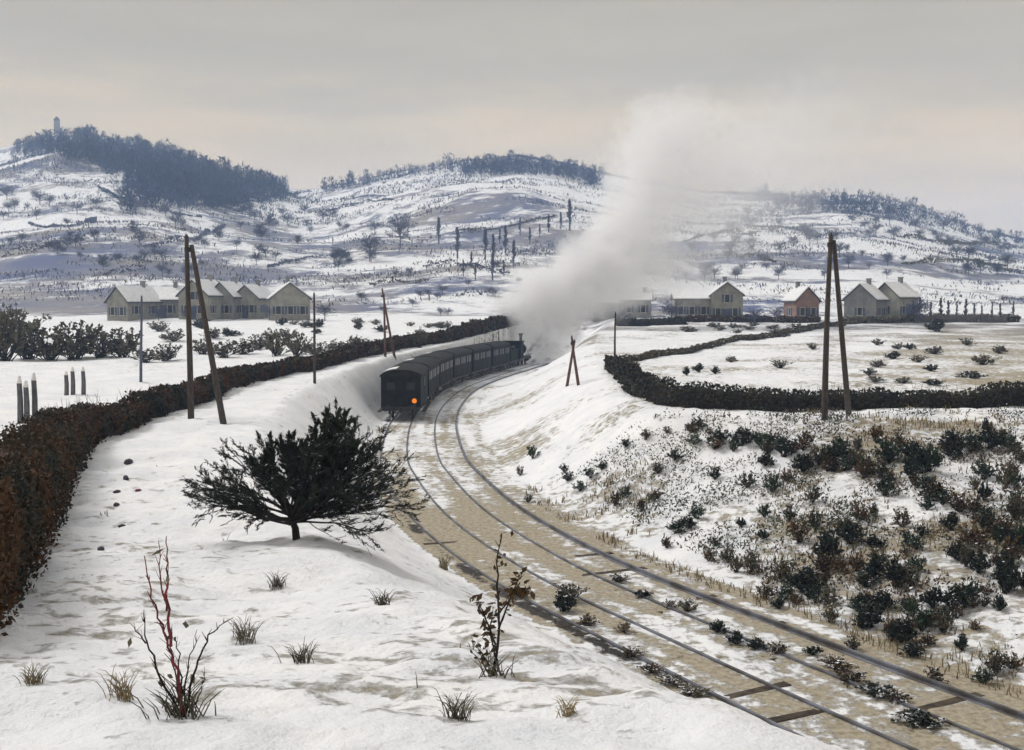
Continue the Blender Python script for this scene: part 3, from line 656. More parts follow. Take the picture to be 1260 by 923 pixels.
def mixed(rows):
    outp = []
    for (x, y, w_, h_, k) in rows:
        outp.append((x, y, w_ * .68, h_ * .68, k))
        for q in range(3): outp.append((x + random.uniform(-1.1, 1.1) * w_ + .01 * q, y + random.uniform(-.7, .4) * h_, w_ * random.uniform(.35, .6), h_ * random.uniform(.35, .6), random.choice(('green', 'green', 'brown', 'brown', 'olive', 'olive', 'dark'))))
    return outp
def ordered(rows, key):
    """rows with the place of each from the left among those of the same kind, and how many there are"""
    outp = []
    for r in rows:
        same = sorted(q[0] for q in rows if key(q) == key(r)); i = same.index(r[0]); n = len(same)
        outp.append((r, '' if n == 1 else 'leftmost ' if i == 0 else 'rightmost ' if i == n - 1 else ORD[i] + ' from left, '))
    return outp
GR = 'shrubs along the crest of the right bank'; GD = 'dark shrubs on the lower right bank'; GS = 'small plants dotted over the right bank'
def px_shrub(x, y, w_, h_, key, label, group, name='shrub', cat='shrub'):
    p = gp(x, y); sc_ = F / p.y; return shrub(p, w_ / sc_, h_ / sc_, key, label, group, name, cat)
colr = {'green': 'dark green', 'brown': 'russet brown', 'olive': 'grey olive', 'dark': 'almost black'}
for (x, y, w_, h_, k), od in ordered(mixed([(885,545,42,26,'green'),(912,548,40,30,'dark'),(940,552,36,30,'green'),(965,562,36,30,'dark'),(988,580,40,34,'dark'),(1008,572,36,36,'olive'),(1034,566,40,36,'green'),(1062,588,40,34,'brown'),(1092,566,44,40,'green'),(1122,590,36,44,'green'),(1142,580,44,50,'green'),(1168,560,46,40,'dark'),(1194,556,42,36,'green'),(1218,552,44,34,'dark'),(1244,556,36,34,'green'),(852,532,30,18,'brown'),(1152,616,40,34,'brown'),(1180,630,46,36,'brown'),(1052,572,34,30,'olive'),(1210,590,40,36,'green'),(1238,600,40,44,'olive')]), lambda q: q[4]):
    px_shrub(x, y, w_, h_, k, od + colr[k] + ' shrub in the row along the crest of the right bank', GR)
for (x, y, w_, h_, k), od in ordered(mixed([(1020,690,54,50,'dark'),(1046,668,46,40,'dark'),(990,728,62,40,'dark'),(1006,742,44,30,'green'),(962,715,50,40,'olive'),(1078,712,50,46,'dark'),(1102,722,48,44,'dark'),(1086,750,46,36,'dark'),(1070,772,46,40,'dark'),(1110,790,50,44,'dark'),(1134,776,44,40,'green'),(1122,808,36,28,'dark'),(1172,752,48,40,'dark'),(1192,742,44,40,'green'),(1236,730,46,70,'dark'),(1224,828,50,40,'olive'),(1160,778,40,34,'olive'),(1148,748,40,34,'dark'),(1244,694,44,50,'brown'),(1196,672,60,46,'brown'),(1232,664,46,44,'brown'),(1110,648,34,34,'brown'),(1250,640,36,40,'olive'),(1128,676,30,26,'green')]), lambda q: q[4]):
    px_shrub(x, y, w_, h_, k, od + colr[k] + ' shrub in the ragged patch on the lower right bank', GD)
for (x, y, w_, h_, k), od in ordered([(656,564,14,16,'green'),(699,592,16,12,'green'),(714,604,16,12,'green'),(727,588,16,12,'green'),(741,578,14,10,'green'),(694,581,12,10,'green'),(757,622,14,18,'brown'),(771,612,14,14,'green'),(806,617,16,16,'brown'),(789,629,14,14,'brown'),(820,674,16,16,'brown'),(872,690,16,18,'brown'),(896,692,20,22,'olive'),(906,704,18,18,'olive'),(926,692,18,16,'olive'),(940,636,16,16,'green'),(912,648,12,12,'dark'),(972,642,18,22,'olive'),(938,664,14,14,'dark'),(880,672,14,14,'brown'),(832,656,22,16,'green'),(846,650,22,16,'dark'),(858,638,20,16,'green'),(1000,618,20,22,'olive'),(650,618,12,10,'olive'),(640,585,10,12,'brown'),(1060,640,24,22,'brown'),(1090,610,26,24,'green'),(920,600,20,20,'olive'),(950,606,20,22,'green'),(880,590,16,16,'green'),(830,566,18,14,'green'),(795,540,16,12,'olive'),(770,550,14,10,'green'),(810,582,16,14,'olive'),(1180,690,26,24,'dark'),(1205,705,28,26,'dark'),(1020,745,26,22,'olive'),(1150,840,26,20,'brown'),(1050,800,24,18,'olive')], lambda q: q[4]):
    px_shrub(x, y, w_, h_, k, od + 'small ' + colr[k] + ' plant poking through the snow of the right bank', GS, 'bank_plant', 'plant')
GF = 'low tussocks in the right hand field'
for (x, y, w_, h_), od in ordered([(965,415,14,9),(1153,408,26,14),(1100,442,20,9),(1130,446,20,9),(1145,457,18,8),(1080,452,22,9),(1070,461,20,8),(1076,470,22,8),(1112,472,22,8),(1147,474,22,8),(1196,466,30,10),(1210,449,30,12),(1150,436,24,10),(960,453,24,10),(1080,425,16,8),(1105,430,14,8),(1120,430,14,8),(1000,430,14,8),(900,446,16,8),(860,458,14,10),(845,462,10,10),(880,460,10,10),(1190,425,18,9),(1230,435,20,10)], lambda q: q[1] > 440):
    px_shrub(x, y, w_, h_, random.choice(['olive', 'olive', 'dark']), od + ('low dark tussock in the nearer half of the right hand field' if y > 440 else 'low dark tussock in the farther half of the right hand field'), GF, 'tussock', 'tussock')
GB = 'scrub bushes beyond the left field'
for k, ((x, y, w_, h_), od) in enumerate(ordered([(6,444,60,60),(34,442,56,44),(62,443,56,40),(92,442,60,44),(124,440,56,36),(152,440,44,34),(20,420,60,40),(340,438,34,32),(366,440,30,30),(428,436,40,14),(452,438,30,14),(404,440,30,12),(516,428,20,22)], lambda q: q[0] < 200)):
    px_shrub(x, y, w_, h_, 'olive', od + ('tall olive brown bush in the thicket at the far left' if k < 7 else 'small olive bush behind the left hedge, between the poles'), GB, 'bush', 'bush')
GM = 'low scrub behind the left hedge'
for (x, y, w_, h_), od in ordered([(178,446,34,18),(204,444,36,20),(214,420,30,14),(250,436,34,18),(276,440,36,20),(300,436,34,18),(318,430,30,18),(262,416,26,12),(352,420,30,14),(386,436,34,14),(412,430,30,12),(440,428,34,14),(468,432,30,14),(196,408,28,12)], lambda q: 0):
    px_shrub(x, y, w_, h_, random.choice(('olive', 'olive', 'brown')), od + 'grey brown scrub bush in the band just behind left hedge', GM, 'scrub_bush', 'bush')
# tussocks and clods on the bed
GT = 'dark grass clumps along the tracks'
for (x, y, w_, h_), od in ordered([(846,752,26,14),(824,748,22,10),(883,778,22,16),(906,792,26,14),(930,798,24,14),(957,804,26,14),(1000,806,22,10),(1030,824,44,16),(1046,838,40,14),(1080,854,44,12),(1102,862,36,12),(790,735,20,10),(762,716,26,10),(780,808,30,12),(802,828,30,12),(826,842,34,12),(852,858,44,12),(768,778,22,12),(702,740,34,22),(692,752,30,22),(640,735,26,16),(724,770,24,14),(1130,890,50,16)], lambda q: q[1] > 800):
    px_shrub(x, y, w_, h_, random.choice(['dark', 'olive', 'brown']), od + ('low dark grass clump by the nearest stretch of the tracks' if y > 800 else 'low dark grass clump by the middle stretch of the tracks'), GT, 'grass_clump', 'grass clump')

# dry grass over banks, one mass nobody could count
def grass_mass():
    n = 80000; X = rng.uniform(-12, 24, n); Y = 4.5 + 48 * rng.random(n) ** 1.4
    z, bare, ball, fr = terrain(X, Y); keep = (bare + 0.9 * (fbm(X / 1.1, Y / 1.1, 77, 3) - 0.5) > np.where(X < 3, 0.50, 0.40)) & (poly_dist(X, Y, MID[::2]).__abs__() > 3.4)
    X, Y = X[keep], Y[keep]; Z = zat_v(X, Y); Vv = []; n = len(X)
    hgt = rng.uniform(0.05, 0.22, n) * np.clip(Y / 14, 0.8, 1.4); a = rng.uniform(0, 6.28, n); ln = rng.uniform(0.1, 0.9, n) * hgt; wd = 0.005 + 0.0004 * Y
    B = np.stack([X, Y, Z - 0.01], 1); side = np.stack([np.cos(a + 1.57), np.sin(a + 1.57), 0 * a], 1) * wd[:, None]
    mid = B + np.stack([np.cos(a) * ln * .35, np.sin(a) * ln * .35, hgt * .6], 1); tip = B + np.stack([np.cos(a) * ln, np.sin(a) * ln, hgt], 1)
    Vv = np.stack([B - side, B + side, mid + side * .7, mid - side * .7, tip], 1).reshape(-1, 3)
    i = np.arange(n)[:, None] * 5; T = np.concatenate([i + [[0, 1, 2]], i + [[0, 2, 3]], i + [[3, 2, 4]]])
    o = link('dry_grass', np_mesh('dry_grass', Vv, T, M['straw'])); tag(o, 'dry straw coloured grass blades poking through the bank snow', 'grass', kind='stuff')
grass_mass()

def scrub_mass(name, label, mt, seed, n, thr):
    r = np.random.default_rng(seed); X = r.uniform(2, 26, n); Y = r.uniform(22, 50.5, n); s = poly_dist(X, Y, MID[::2])
    f = fbm(X / 2.3 + seed, Y / 1.6, seed, 4); edge = 0.05 * sstep(34, 48, Y) + 0.05 * sstep(4, 14, X) * sstep(-4.5, -9, s)
    k = (s < -5.2) & (f + edge > thr) & (X < Y * .5 + 1); X, Y, f = X[k], Y[k], f[k]
    Z = zat_v(X, Y) + r.random(len(X)) ** 1.6 * .42 * np.clip((f + .2 - thr) * 5, .3, 1)
    Vl, Fl = leaves(np.stack([X, Y, Z], 1), np.full(len(X), .05), 2.6, np.stack([0 * X + .3, 0 * X, 0 * X + .7], 1), .9)
    o = link(name, np_mesh(name, Vl, Fl, M[mt])); tag(o, label, 'scrub', kind='stuff')
scrub_mass('ground_scrub', 'ragged ochre brown bramble scrub over the right bank', 'brown', 91, 60000, .66)
scrub_mass('ground_scrub', 'ragged dark green ground cover among the right bank shrubs', 'green', 95, 60000, .67)
scrub_mass('ground_scrub', 'ragged grey olive dead growth over the right bank', 'olive', 99, 60000, .67)

# ------------------------------------------------------------------ the big dark bush on the left bank
def big_bush():
    random.seed(5)
    b = gp(362, 664); k = F / b.y
    t = tag(empty('bush', b), 'large spreading blackish bush on the left bank before the train', 'bush')
    m = MB(); fork = Vector((-0.05, 0, 26 / k))
    m.tube([(0.06, 0, -0.2), (0.02, 0.02, 14 / k), fork], [0.085, 0.07, 0.06], 8); m.build('trunk', M['twig'], t, True)
    br = MB(); C = []; A = []; SN = []
    def limb(p, d, L, r, lev):
        n = 5; pts = [p]; dd = d.copy()
        for q in range(n):
            dd = (dd + Vector((random.gauss(0, .11), random.gauss(0, .11), random.gauss(0.015, .08)))).normalized(); pts.append(pts[-1] + dd * L / n)
        br.tube(pts, [r * (1 - 0.8 * q / n) for q in range(n + 1)], 5 if lev == 0 else 3, False)
        if lev < 2 and pts[-1].z < 1.7 and (pts[-1].x > .9 or pts[-1].x < -1.2): SN.extend(pts[3:])
        if lev < 2:
            cnt = 10 if lev == 0 else 5
            for q in range(cnt):
                u = random.uniform(0.22, 1.0); i = min(int(u * n), n - 1); c = pts[i].lerp(pts[i + 1], u * n - i)
                d2 = (dd * 1.1 + Vector((random.gauss(0, .34), random.gauss(0, .34), random.gauss(.05, .28)))).normalized()
                limb(c, d2, L * random.uniform(.3, .55) * (1.15 - u * .4), r * .42, lev + 1)
        if lev >= 1:
            for q in range(int((46 if lev == 2 else 30) * limb.k)):
                u = random.uniform(0.1, 1.0); i = min(int(u * n), n - 1); c = pts[i].lerp(pts[i + 1], u * n - i)
                C.append([c.x + random.gauss(0, .012), c.y + random.gauss(0, .012), c.z + random.gauss(0, .012)]); A.append([dd.x, dd.y, dd.z])
    # tips given as reference offsets (pixels right / up of the trunk foot) and depth in metres
    tips = [(-125,38),(-118,60),(-120,88),(-105,105),(-92,128),(-75,140),(-50,120),(-60,150),(-30,150),(-15,158),(5,165),(22,172),(40,178),(58,176),(72,178),(80,165),(60,150),(45,140),(30,130),(70,135),(88,150),(96,140),(100,122),(118,118),(112,100),(130,92),(140,80),(120,70),(150,52),(168,42),(140,30),(118,22),(100,10),(128,8),(-95,24),(-60,8),(-85,12),(60,14),(150,22),(165,30),(-120,48),(-128,30),(-112,72),(90,26),(75,40),(20,110),(0,120),(35,100),(55,115),(75,105),(-35,95),(-60,80),(10,140),(48,165),(62,160),(90,88),(85,60),(30,150),(15,135),(66,145),(50,125),(38,160)]
    for (dx, dz) in tips:
        dz *= 0.80 if dz > 60 else 0.9
        tip = Vector((dx / k, random.uniform(-1.0, 1.0) * (1.1 if dz > 60 else 0.8), dz / k)); d = tip - fork; L = d.length
        d0 = (d.normalized() + Vector((0, 0, 0.12 if dz > 50 else 0.22))).normalized(); limb.k = (1.0 if (-45 < dx < 105 and dz > 55) else 0.22); limb(fork + Vector((random.gauss(0, .05), random.gauss(0, .05), random.uniform(-.12, .1))), d0, L * 0.84, 0.026, 0)
    br.build('branches', M['twig'], t)
    Vl, Fl = leaves(np.array(C), np.full(len(C), 0.017), 6.0, np.array(A), 0.42); link('foliage', np_mesh('foliage', Vl, Fl, M['needle']), t)
    # snow caught on the lower boughs
    blobs = [bm_blob(r_, 40 + q, 2) for q, r_ in enumerate((.035, .05, .06, .04))]
    for q in random.sample(SN, min(22, len(SN))):
        o = link('snow_clump', random.choice(blobs), t, q + Vector((0, 0, .02)), (random.uniform(-.3, .3), random.uniform(-.3, .3), random.uniform(0, 3))); o.scale = (random.uniform(.9, 2.2), random.uniform(.6, 1.1), random.uniform(.35, .6))
def bm_blob(r, seed, sub=2, mt='snow'):
    import bmesh
    bm = bmesh.new(); bmesh.ops.create_icosphere(bm, subdivisions=sub, radius=r); rs = random.Random(seed)
    ph = [rs.uniform(0, 6) for _ in range(6)]
    for v in bm.verts:
        c = v.co / r; v.co *= 1 + 0.16 * math.sin(3 * c.x + ph[0]) * math.sin(3.4 * c.y + ph[1]) + 0.12 * math.sin(6 * c.z + ph[2]) * math.sin(5 * c.x + ph[3]) + rs.uniform(-.05, .05)
    me = bpy.data.meshes.new('blob'); bm.to_mesh(me); bm.free(); me.materials.append(M[mt]); me.polygons.foreach_set('use_smooth', [True] * len(me.polygons)); return me
big_bush()

# ------------------------------------------------------------------ foreground plants
def stem_plant(name, base, label, stems, mt, cat='plant', leafmat=None, leafn=0, k=None, group=None, tuft=0):
    """stems: list of polylines in reference offsets (dx right, dz up, depth m)"""
    k = k or F / base.y; t = tag(empty(name, base), label, cat, group); random.seed(int(base.x * 100) + 3)
    C = []
    for pl, r, mm in stems:
        P = [Vector((x / k, y, z / k)) for x, z, y in pl]; fine = []
        for a, b in zip(P[:-1], P[1:]):
            for q in range(5): fine.append(a.lerp(b, q / 5) + Vector((random.gauss(0, .006), random.gauss(0, .006), 0)))
        fine.append(P[-1]); n = len(fine)
        m = MB(); m.tube(fine, [r * (1 - 0.75 * i / (n - 1)) for i in range(n)], 6, False)
        for q in range(int(n * 0.9)):
            i = random.randint(int(n * .25), n - 2); d = (fine[i + 1] - fine[i]).normalized() + Vector((random.gauss(0, .5), random.gauss(0, .5), random.gauss(.2, .25))); l = random.uniform(.02, .09)
            m.tube([fine[i], fine[i] + d.normalized() * l], [r * .4, r * .15], 3, False)
        m.build('stem', M[mm], t)
        for q in range(leafn):
            u = random.uniform(.25, 1); i = min(int(u * n), n - 1); c = fine[i]; C.append([c.x + random.gauss(0, .03), c.y + random.gauss(0, .03), c.z + random.gauss(0, .03)])
    if leafmat and C:
        Vl, Fl = leaves(np.array(C), np.full(len(C), 0.035), 2.0); link('foliage', np_mesh('foliage', Vl, Fl, M[leafmat]), t)
    if tuft:
        m = MB()
        for q in range(tuft):
            a = random.uniform(0, 6.28); l = random.uniform(.12, .34); p = Vector((random.gauss(0, .07), random.gauss(0, .07), -.02)); d = Vector((math.cos(a) * .5, math.sin(a) * .5, 1)).normalized()
            m.tube([p, p + d * l * .6, p + d * l + Vector((math.cos(a), math.sin(a), -.2)) * l * .2], [.006, .004, .0015], 3, False)
        m.build('basal_blades', M['olive'], t)
    return t
b = gp(225, 882)
stem_plant('sapling', b, 'leafless sapling with red twigs in the left foreground snow', [
    ([(0,-4,0),(-6,60,0),(-22,108,.02),(-38,150,.03),(-44,205,.0)], .012, 'red_twig'), ([(-14,90,0),(-16,150,-.02),(-12,190,-.04),(-13,232,-.05)], .011, 'red_twig'),
    ([(-16,135,0),(-26,170,.03),(-30,222,.06)], .008, 'red_twig'), ([(0,0,0),(-24,50,-.05),(-40,100,-.06),(-42,140,-.06)], .010, 'twig'), ([(-40,98,-.06),(-58,124,-.08)], .006, 'twig'),
    ([(2,0,0),(14,60,.05),(30,100,.08),(54,118,.1)], .010, 'twig'), ([(2,10,0),(8,70,.0),(20,112,.0)], .007, 'twig'), ([(-4,20,0),(-16,80,.05),(-30,118,.06)], .007, 'twig'), ([(0,30,0),(-10,75,.1),(-22,110,.12)], .007, 'twig'), ([(6,0,0),(22,30,.04),(26,54,.05)], .007, 'twig')], 'red_twig', 'sapling', 'olive', 1, tuft=60)
b = gp(607, 832)
stem_plant('weed', b, 'tall brown leafy weed in the snow left of the tracks', [
    ([(0,0,0),(8,60,0),(4,110,.05),(6,150,.05),(10,180,.05)], .014, 'twig'), ([(2,40,0),(-12,80,.0),(-22,100,.0)], .010, 'twig'), ([(6,60,0),(22,100,.04),(36,132,.05)], .010, 'twig'), ([(4,20,0),(-4,60,-.04),(0,90,-.05)], .009, 'twig'), ([(8,80,0),(30,108,.05),(44,104,.05)], .008, 'twig'), ([(0,0,0),(-14,30,0),(-24,40,0)], .008, 'twig')], 'twig', 'weed', 'brown', 26, tuft=40)
b = gp(690, 748)
GP = 'dry grass tufts in the foreground snow'
def tuft(px, py, h_px, label, mt='straw', n=50):
    b = gp(px, py); k = F / b.y; h = h_px * .75 / k; t = tag(empty('grass_tuft', b), label, 'grass tuft', GP); m = MB(); random.seed(px)
    for q in range(n):
        a = random.uniform(0, 6.28); l = h * random.uniform(.45, 1.1); p = Vector((random.gauss(0, h * .18), random.gauss(0, h * .18), -.03)); d = Vector((math.cos(a) * .35, math.sin(a) * .35, 1)).normalized(); rr = .35 / k + .002
        m.tube([p, p + d * l * .55, p + d * l * .85 + Vector((math.cos(a), math.sin(a), 0)) * l * .12, p + d * l + Vector((math.cos(a), math.sin(a), -.35)) * l * .25], [rr, rr * .8, rr * .6, rr * .25], 3, False)
    m.build('blades', M[mt], t); return t
for px, py, hh, mt_, lb in [(565,885,60,'olive','grey olive grass tuft near the bottom centre of the snow bank'),(300,790,50,'olive','grass tuft to the right of the red twigged sapling'),(372,815,44,'olive','lowest grass tuft right of the red twigged sapling'),(150,860,60,'straw','pale grass tuft left of the red twigged sapling'),(470,745,34,'olive','grass tuft on the snow below the large blackish bush'),(340,722,30,'olive','grass tuft left below the trunk of blackish bush'),(40,840,40,'straw','pale grass tuft at the foot of the left hedge'),(545,700,26,'straw','pale grass tuft right of the large blackish bush'),(700,880,40,'straw','pale grass tuft on the bank edge at bottom centre')]:
    tuft(px, py, hh, lb, mt_)
# stones and leaves in the snow of the left bank
for px, py, s_, mt_, lb, nm2 in [(158,570,11,'stone','dark stone uppermost of those beside the left hedge','stone'),(155,590,9,'stone','dark stone in the snow just left of the red leaf','stone'),(144,606,7,'stone','small stone below left of the red leaf','stone'),(170,604,8,'red_leaf','dark red leaf lying on snow beside the left hedge','fallen_leaf'),(143,622,7,'stone','small stone below the red leaf on left bank','stone'),(124,677,10,'stone','dark stone lowest of those beside the left hedge','stone'),(150,648,6,'stone','faint small stone between the red leaf and lowest stone','stone')]:
    p = gp(px, py); r = 0.62 * s_ / (F / p.y); o = link(nm2, bm_blob(r, px, 2, mt_), None, p + Vector((0, 0, r * .2)), (0, 0, random.uniform(0, 3))); o.scale = (random.uniform(1.0, 1.5), random.uniform(.6, 1.0), random.uniform(.55, .9) if nm2 == 'stone' else 0.22); tag(o, lb, 'stone' if nm2 == 'stone' else 'leaf', 'stones on the left bank' if nm2 == 'stone' else None)
# weathered stakes beyond the left hedge
for px, y0, Yd, h_, lb in [(22,560,46,2.0,'leftmost grey stake behind the left hedge'),(30,558,46,1.8,'second grey stake from the left edge behind the hedge'),(40,556,46.5,2.1,'third grey stake from the left edge behind the hedge'),(80,500,60,1.3,'grey stake left of a pair where the hedge bends'),(88,500,60,1.5,'grey stake in the middle where the left hedge bends'),(101,500,60,1.5,'grey stake nearest to where the left hedge bends')]:
    p = on(px, Yd); t = tag(empty('stake', p), lb, 'stake', 'weathered stakes behind the left hedge'); m = MB(); r = .13
    m.tube([(0, 0, -.3), (.03, 0, h_ * .5), (.0, .02, h_ * .9), (.01, .02, h_)], [r, r * .9, r * .8, .03], 7); m.build('shaft', M['wood_grey'], t)
    m = MB(); m.tube([(0, 0, h_ * .86), (.01, .02, h_ + .03)], [r * .88, .05], 7); m.build('snow_cap', M['snow'], t)

# ------------------------------------------------------------------ houses
def house(px, Y, W, Dp, h, rise, rz, wall, label, wins=(), door=None, side_wins=0, chim=1, axis_='x', group='houses at the foot of the hills'):
    """gable faces -y (the camera) when axis_ == 'y', else the ridge runs along x; W wide, Dp deep"""
    b = on(px, Y); b.z -= 0.1; t = tag(empty('house', b, rz), label, 'house', group); hw, hd = W / 2, Dp / 2
    if axis_ == 'y':
        MB().prism([(-hw, -.6), (hw, -.6), (hw, h), (0, h + rise), (-hw, h)], -hd, hd).build('wall', M[wall], t)
        run, rl = hw, hd
    else:
        m = MB(); m.prism([(-hd, -.6), (hd, -.6), (hd, h), (0, h + rise), (-hd, h)], -hw, hw); m.v = [(y, -x, z) for x, y, z in m.v]; m.build('wall', M[wall], t)
        run, rl = hd, hw
    sl = rise / run; ov = 0.35
    def slab(lift, th, inset):
        m = MB()
        for sg in (-1, 1):
            e = run + ov - inset; x0, z0, x1, z1 = 0, h + rise + lift, sg * e, h + rise - sl * e + lift
            m.prism([(x0, z0), (x1, z1), (x1, z1 + th), (x0, z0 + th)], -rl - ov + inset, rl + ov - inset)
        if axis_ != 'y': m.v = [(y, -x, z) for x, y, z in m.v]
        return m
    rf = slab(0.02, 0.14, 0).build('roof', M['tile'], t)
    slab(0.17, 0.16, 0.10).build('snow_cover', M['snow'], rf)
    for c in range(chim):
        cx = (-0.6 + 1.2 * c) * rl * .8 if chim > 1 else rl * .55
        x_, y_ = (0.0, cx) if axis_ == 'y' else (cx, 0.0)
        m = MB().box(x_ - .3, x_ + .3, y_ - .3, y_ + .3, h + rise - .5, h + rise + 1.0); m.box(x_ - .38, x_ + .38, y_ - .38, y_ + .38, h + rise + 1.0, h + rise + 1.14); m.build('chimney', M['plaster_g'], rf)
    def win(cx, cz, ww, hh, face):
        def put(x0, x1, z0, z1, d0, d1):
            if face == 'f': yy = -(hd if True else 0); return (x0, x1, yy - d1, yy - d0, z0, z1)
            return (hw + d0, hw + d1, x0, x1, z0, z1) if face == 'r' else (-hw - d1, -hw - d0, x0, x1, z0, z1)
        fr = MB()
        for q in ((cx - ww / 2 - .1, cx - ww / 2, cz, cz + hh), (cx + ww / 2, cx + ww / 2 + .1, cz, cz + hh), (cx - ww / 2 - .1, cx + ww / 2 + .1, cz + hh, cz + hh + .1), (cx - ww / 2 - .16, cx + ww / 2 + .16, cz - .12, cz)):
            fr.box(*put(q[0], q[1], q[2], q[3], -.01, .07))
        o = fr.build('window', M['frame_w'], t)
        MB().box(*put(cx - ww / 2, cx + ww / 2, cz, cz + hh, -.05, .02)).build('pane', M['glass'], o)
        for sg in (-1, 1):
            xa = cx + sg * (ww / 2 + .12); xb = xa + sg * ww * .5; MB().box(*put(min(xa, xb), max(xa, xb), cz, cz + hh, .005, .06)).build('shutter', M['shutter'], o)
    for (cx, cz) in wins: win(cx, cz, 0.75, 1.25, 'f')
    for k in range(side_wins):
        for f_ in 'rl': win((k - (side_wins - 1) / 2) * Dp / max(1, side_wins), 1.0, 0.75, 1.25, f_)
    if door is not None: 
        d_ = MB().box(door - .5, door + .5, -hd - .06, -hd + .02, 0.05, 2.15).build('door', M['shutter'], t); MB().box(door + .34, door + .42, -hd - .1, -hd - .06, 1.0, 1.1).build('handle', M['iron'], d_)
    return t
house(166, 178, 4.6, 7, 3.0, 2.2, R(-28), 'plaster', 'leftmost pale house with steep gable left of the tall pole', [(-1.0, .8), (1.0, .8)], None, 2, 1, 'y')
house(207, 183, 5.0, 6, 3.0, 1.9, R(4), 'plaster_g', 'pale house with long snowy roof beside the leftmost gabled house', [(-1.2, .9), (1.1, .9)], 0.0, 0, 1, 'x')
house(252, 180, 5.2, 7, 3.9, 2.3, R(-14), 'plaster', 'pale gabled house right behind the tall left pole', [(-1.2, 1.0), (1.2, 1.0), (0, 3.2)], 0.0, 2, 1, 'y')
house(284, 184, 4.4, 7, 3.7, 2.2, R(-12), 'plaster_g', 'narrow grey gabled house in the middle of the left row', [(-1.1, 1.0), (1.1, 1.0)], None, 2, 1, 'y')
house(313, 186, 4.6, 7, 3.4, 2.0, R(-10), 'plaster', 'pale low gabled house right of middle in the left row', [(-1.1, 1.0), (1.1, 1.0)], 0.0, 2, 1, 'y')
house(356, 179, 6.2, 6.4, 3.5, 2.4, R(16), 'plaster', 'rightmost pale house of the left row by the slim pole', [(-1.9, 1.0), (0, 1.0), (1.9, 1.0)], None, 1, 1, 'y')
house(852, 182, 6.4, 5.5, 3.6, 0.9, R(-4), 'plaster', 'long low pale wing of the house at the right', [(-2.2, 1.2), (-.4, 1.2), (1.5, 1.2)], None, 1, 0, 'x')
house(892, 181, 5.0, 6.5, 4.4, 1.9, R(-6), 'plaster', 'tall pale gabled house joined to a long low wing', [(-1.4, 1.0), (1.3, 1.0), (0, 3.2)], 0.0, 2, 1, 'y')
house(985, 184, 3.9, 5.5, 3.5, 2.0, R(8), 'brick', 'small red brick house with steep gable left of right pole', [(-.9, 1.0), (1.0, 1.0)], 0.0, 1, 1, 'y')
house(1064, 184, 4.6, 5.5, 3.6, 2.4, R(50), 'plaster_g', 'grey house with bright snowy roof right of the right pole', [(-1.2, 1.0), (1.2, 1.0)], None, 1, 1, 'x')
house(1100, 187, 5.2, 5.5, 3.8, 2.3, R(35), 'plaster', 'pale house farthest right with snow on its roof', [(-1.4, 1.0), (1.2, 1.0)], 0.0, 1, 1, 'x')
house(748, 196, 6.2, 6, 2.6, 1.7, R(5), 'plaster_g', 'grey low house half hidden by the foot of the plume', [(-1.6, .8), (1.5, .8)], None, 1, 1, 'x')
house(783, 192, 5.0, 5.5, 2.9, 1.2, R(-8), 'plaster_g', 'low grey house between the plume and the pale wing', [(-1.3, .9), (1.2, .9)], None, 1, 1, 'x')
# paling fence at far right
for k in range(1):
    p = on(1182, 176); t = tag(empty('paling_fence', p), 'weathered paling fence below the slope at far right', 'fence')
    pk = MB().prism([(-.09, -.3), (.09, -.3), (.09, 1.35), (0, 1.5), (-.09, 1.35)], -.02, .02).mesh('paling', M['wood_grey'])
    for q in range(42):
        x = -7.2 + q * .35; link('paling', pk, t, (x, 0, zat(p.x + x, p.y) - p.z + random.uniform(-.06, .06)), (0, random.uniform(-.04, .04), 0))
    for hh in (.45, 1.05): MB().box(-7.4, 7.4, .021, .08, hh, hh + .08).build('rail', M['wood_grey'], t)

# ------------------------------------------------------------------ trees on the slopes
def far_crown(h, wd, seed, kind):
    random.seed(seed); m = MB(); C = []; A = []
    tr = MB(); tr.tube([(0, 0, -.5), (.05 * h * random.uniform(-.4, .4), 0, h * .35), (0, 0, h * .75)], [h * .028, h * .018, h * .006], 6)
    n = 46 if kind == 'poplar' else 60
    for k in range(n):
        z = h * (random.uniform(.12, .9) if kind == 'poplar' else random.uniform(.22, .6)); a = random.uniform(0, 6.28)
        if kind == 'poplar': d = Vector((math.cos(a) * .28, math.sin(a) * .28, 1)).normalized(); l = h * random.uniform(.10, .22) * (1.2 - z / h)
        else: d = Vector((math.cos(a), math.sin(a), random.uniform(.1, 1.4))).normalized(); l = wd * .5 * random.uniform(.6, 1.1) * (1.25 - .4 * d.z)
        p = Vector((0, 0, z)); e_ = p + d * l; m.tube([p, e_], [h * .006, h * .002], 3, False)
        for q in range(5):
            u = random.uniform(.3, 1); c = p.lerp(e_, u); d2 = (d + Vector((random.gauss(0, .5), random.gauss(0, .5), random.gauss(.2, .3)))).normalized(); f = c + d2 * l * .45; m.tube([c, f], [h * .003, h * .0012], 3, False)
            for z_ in range(3): g = c.lerp(f, random.uniform(.2, 1.1)); C.append([g.x, g.y, g.z]); A.append(list(d2))
    Vl, Fl = leaves(np.array(C), np.full(len(C), h * .022), 3.0, np.array(A), .5)
    V2 = np.array(m.v); n2 = len(V2)
    F2 = np.array([f for f in m.f if len(f) == 4]); VV = np.concatenate([V2, Vl]); FF = np.concatenate([F2, Fl + n2])
    return tr.mesh('trunk', M['far_tree']), np_mesh('crown', VV, FF, M['far_tree'])
TP = [far_crown(1, .2, 300 + i, 'poplar') for i in range(2)]; TR = [far_crown(1, .8, 310 + i, 'round') for i in range(3)]
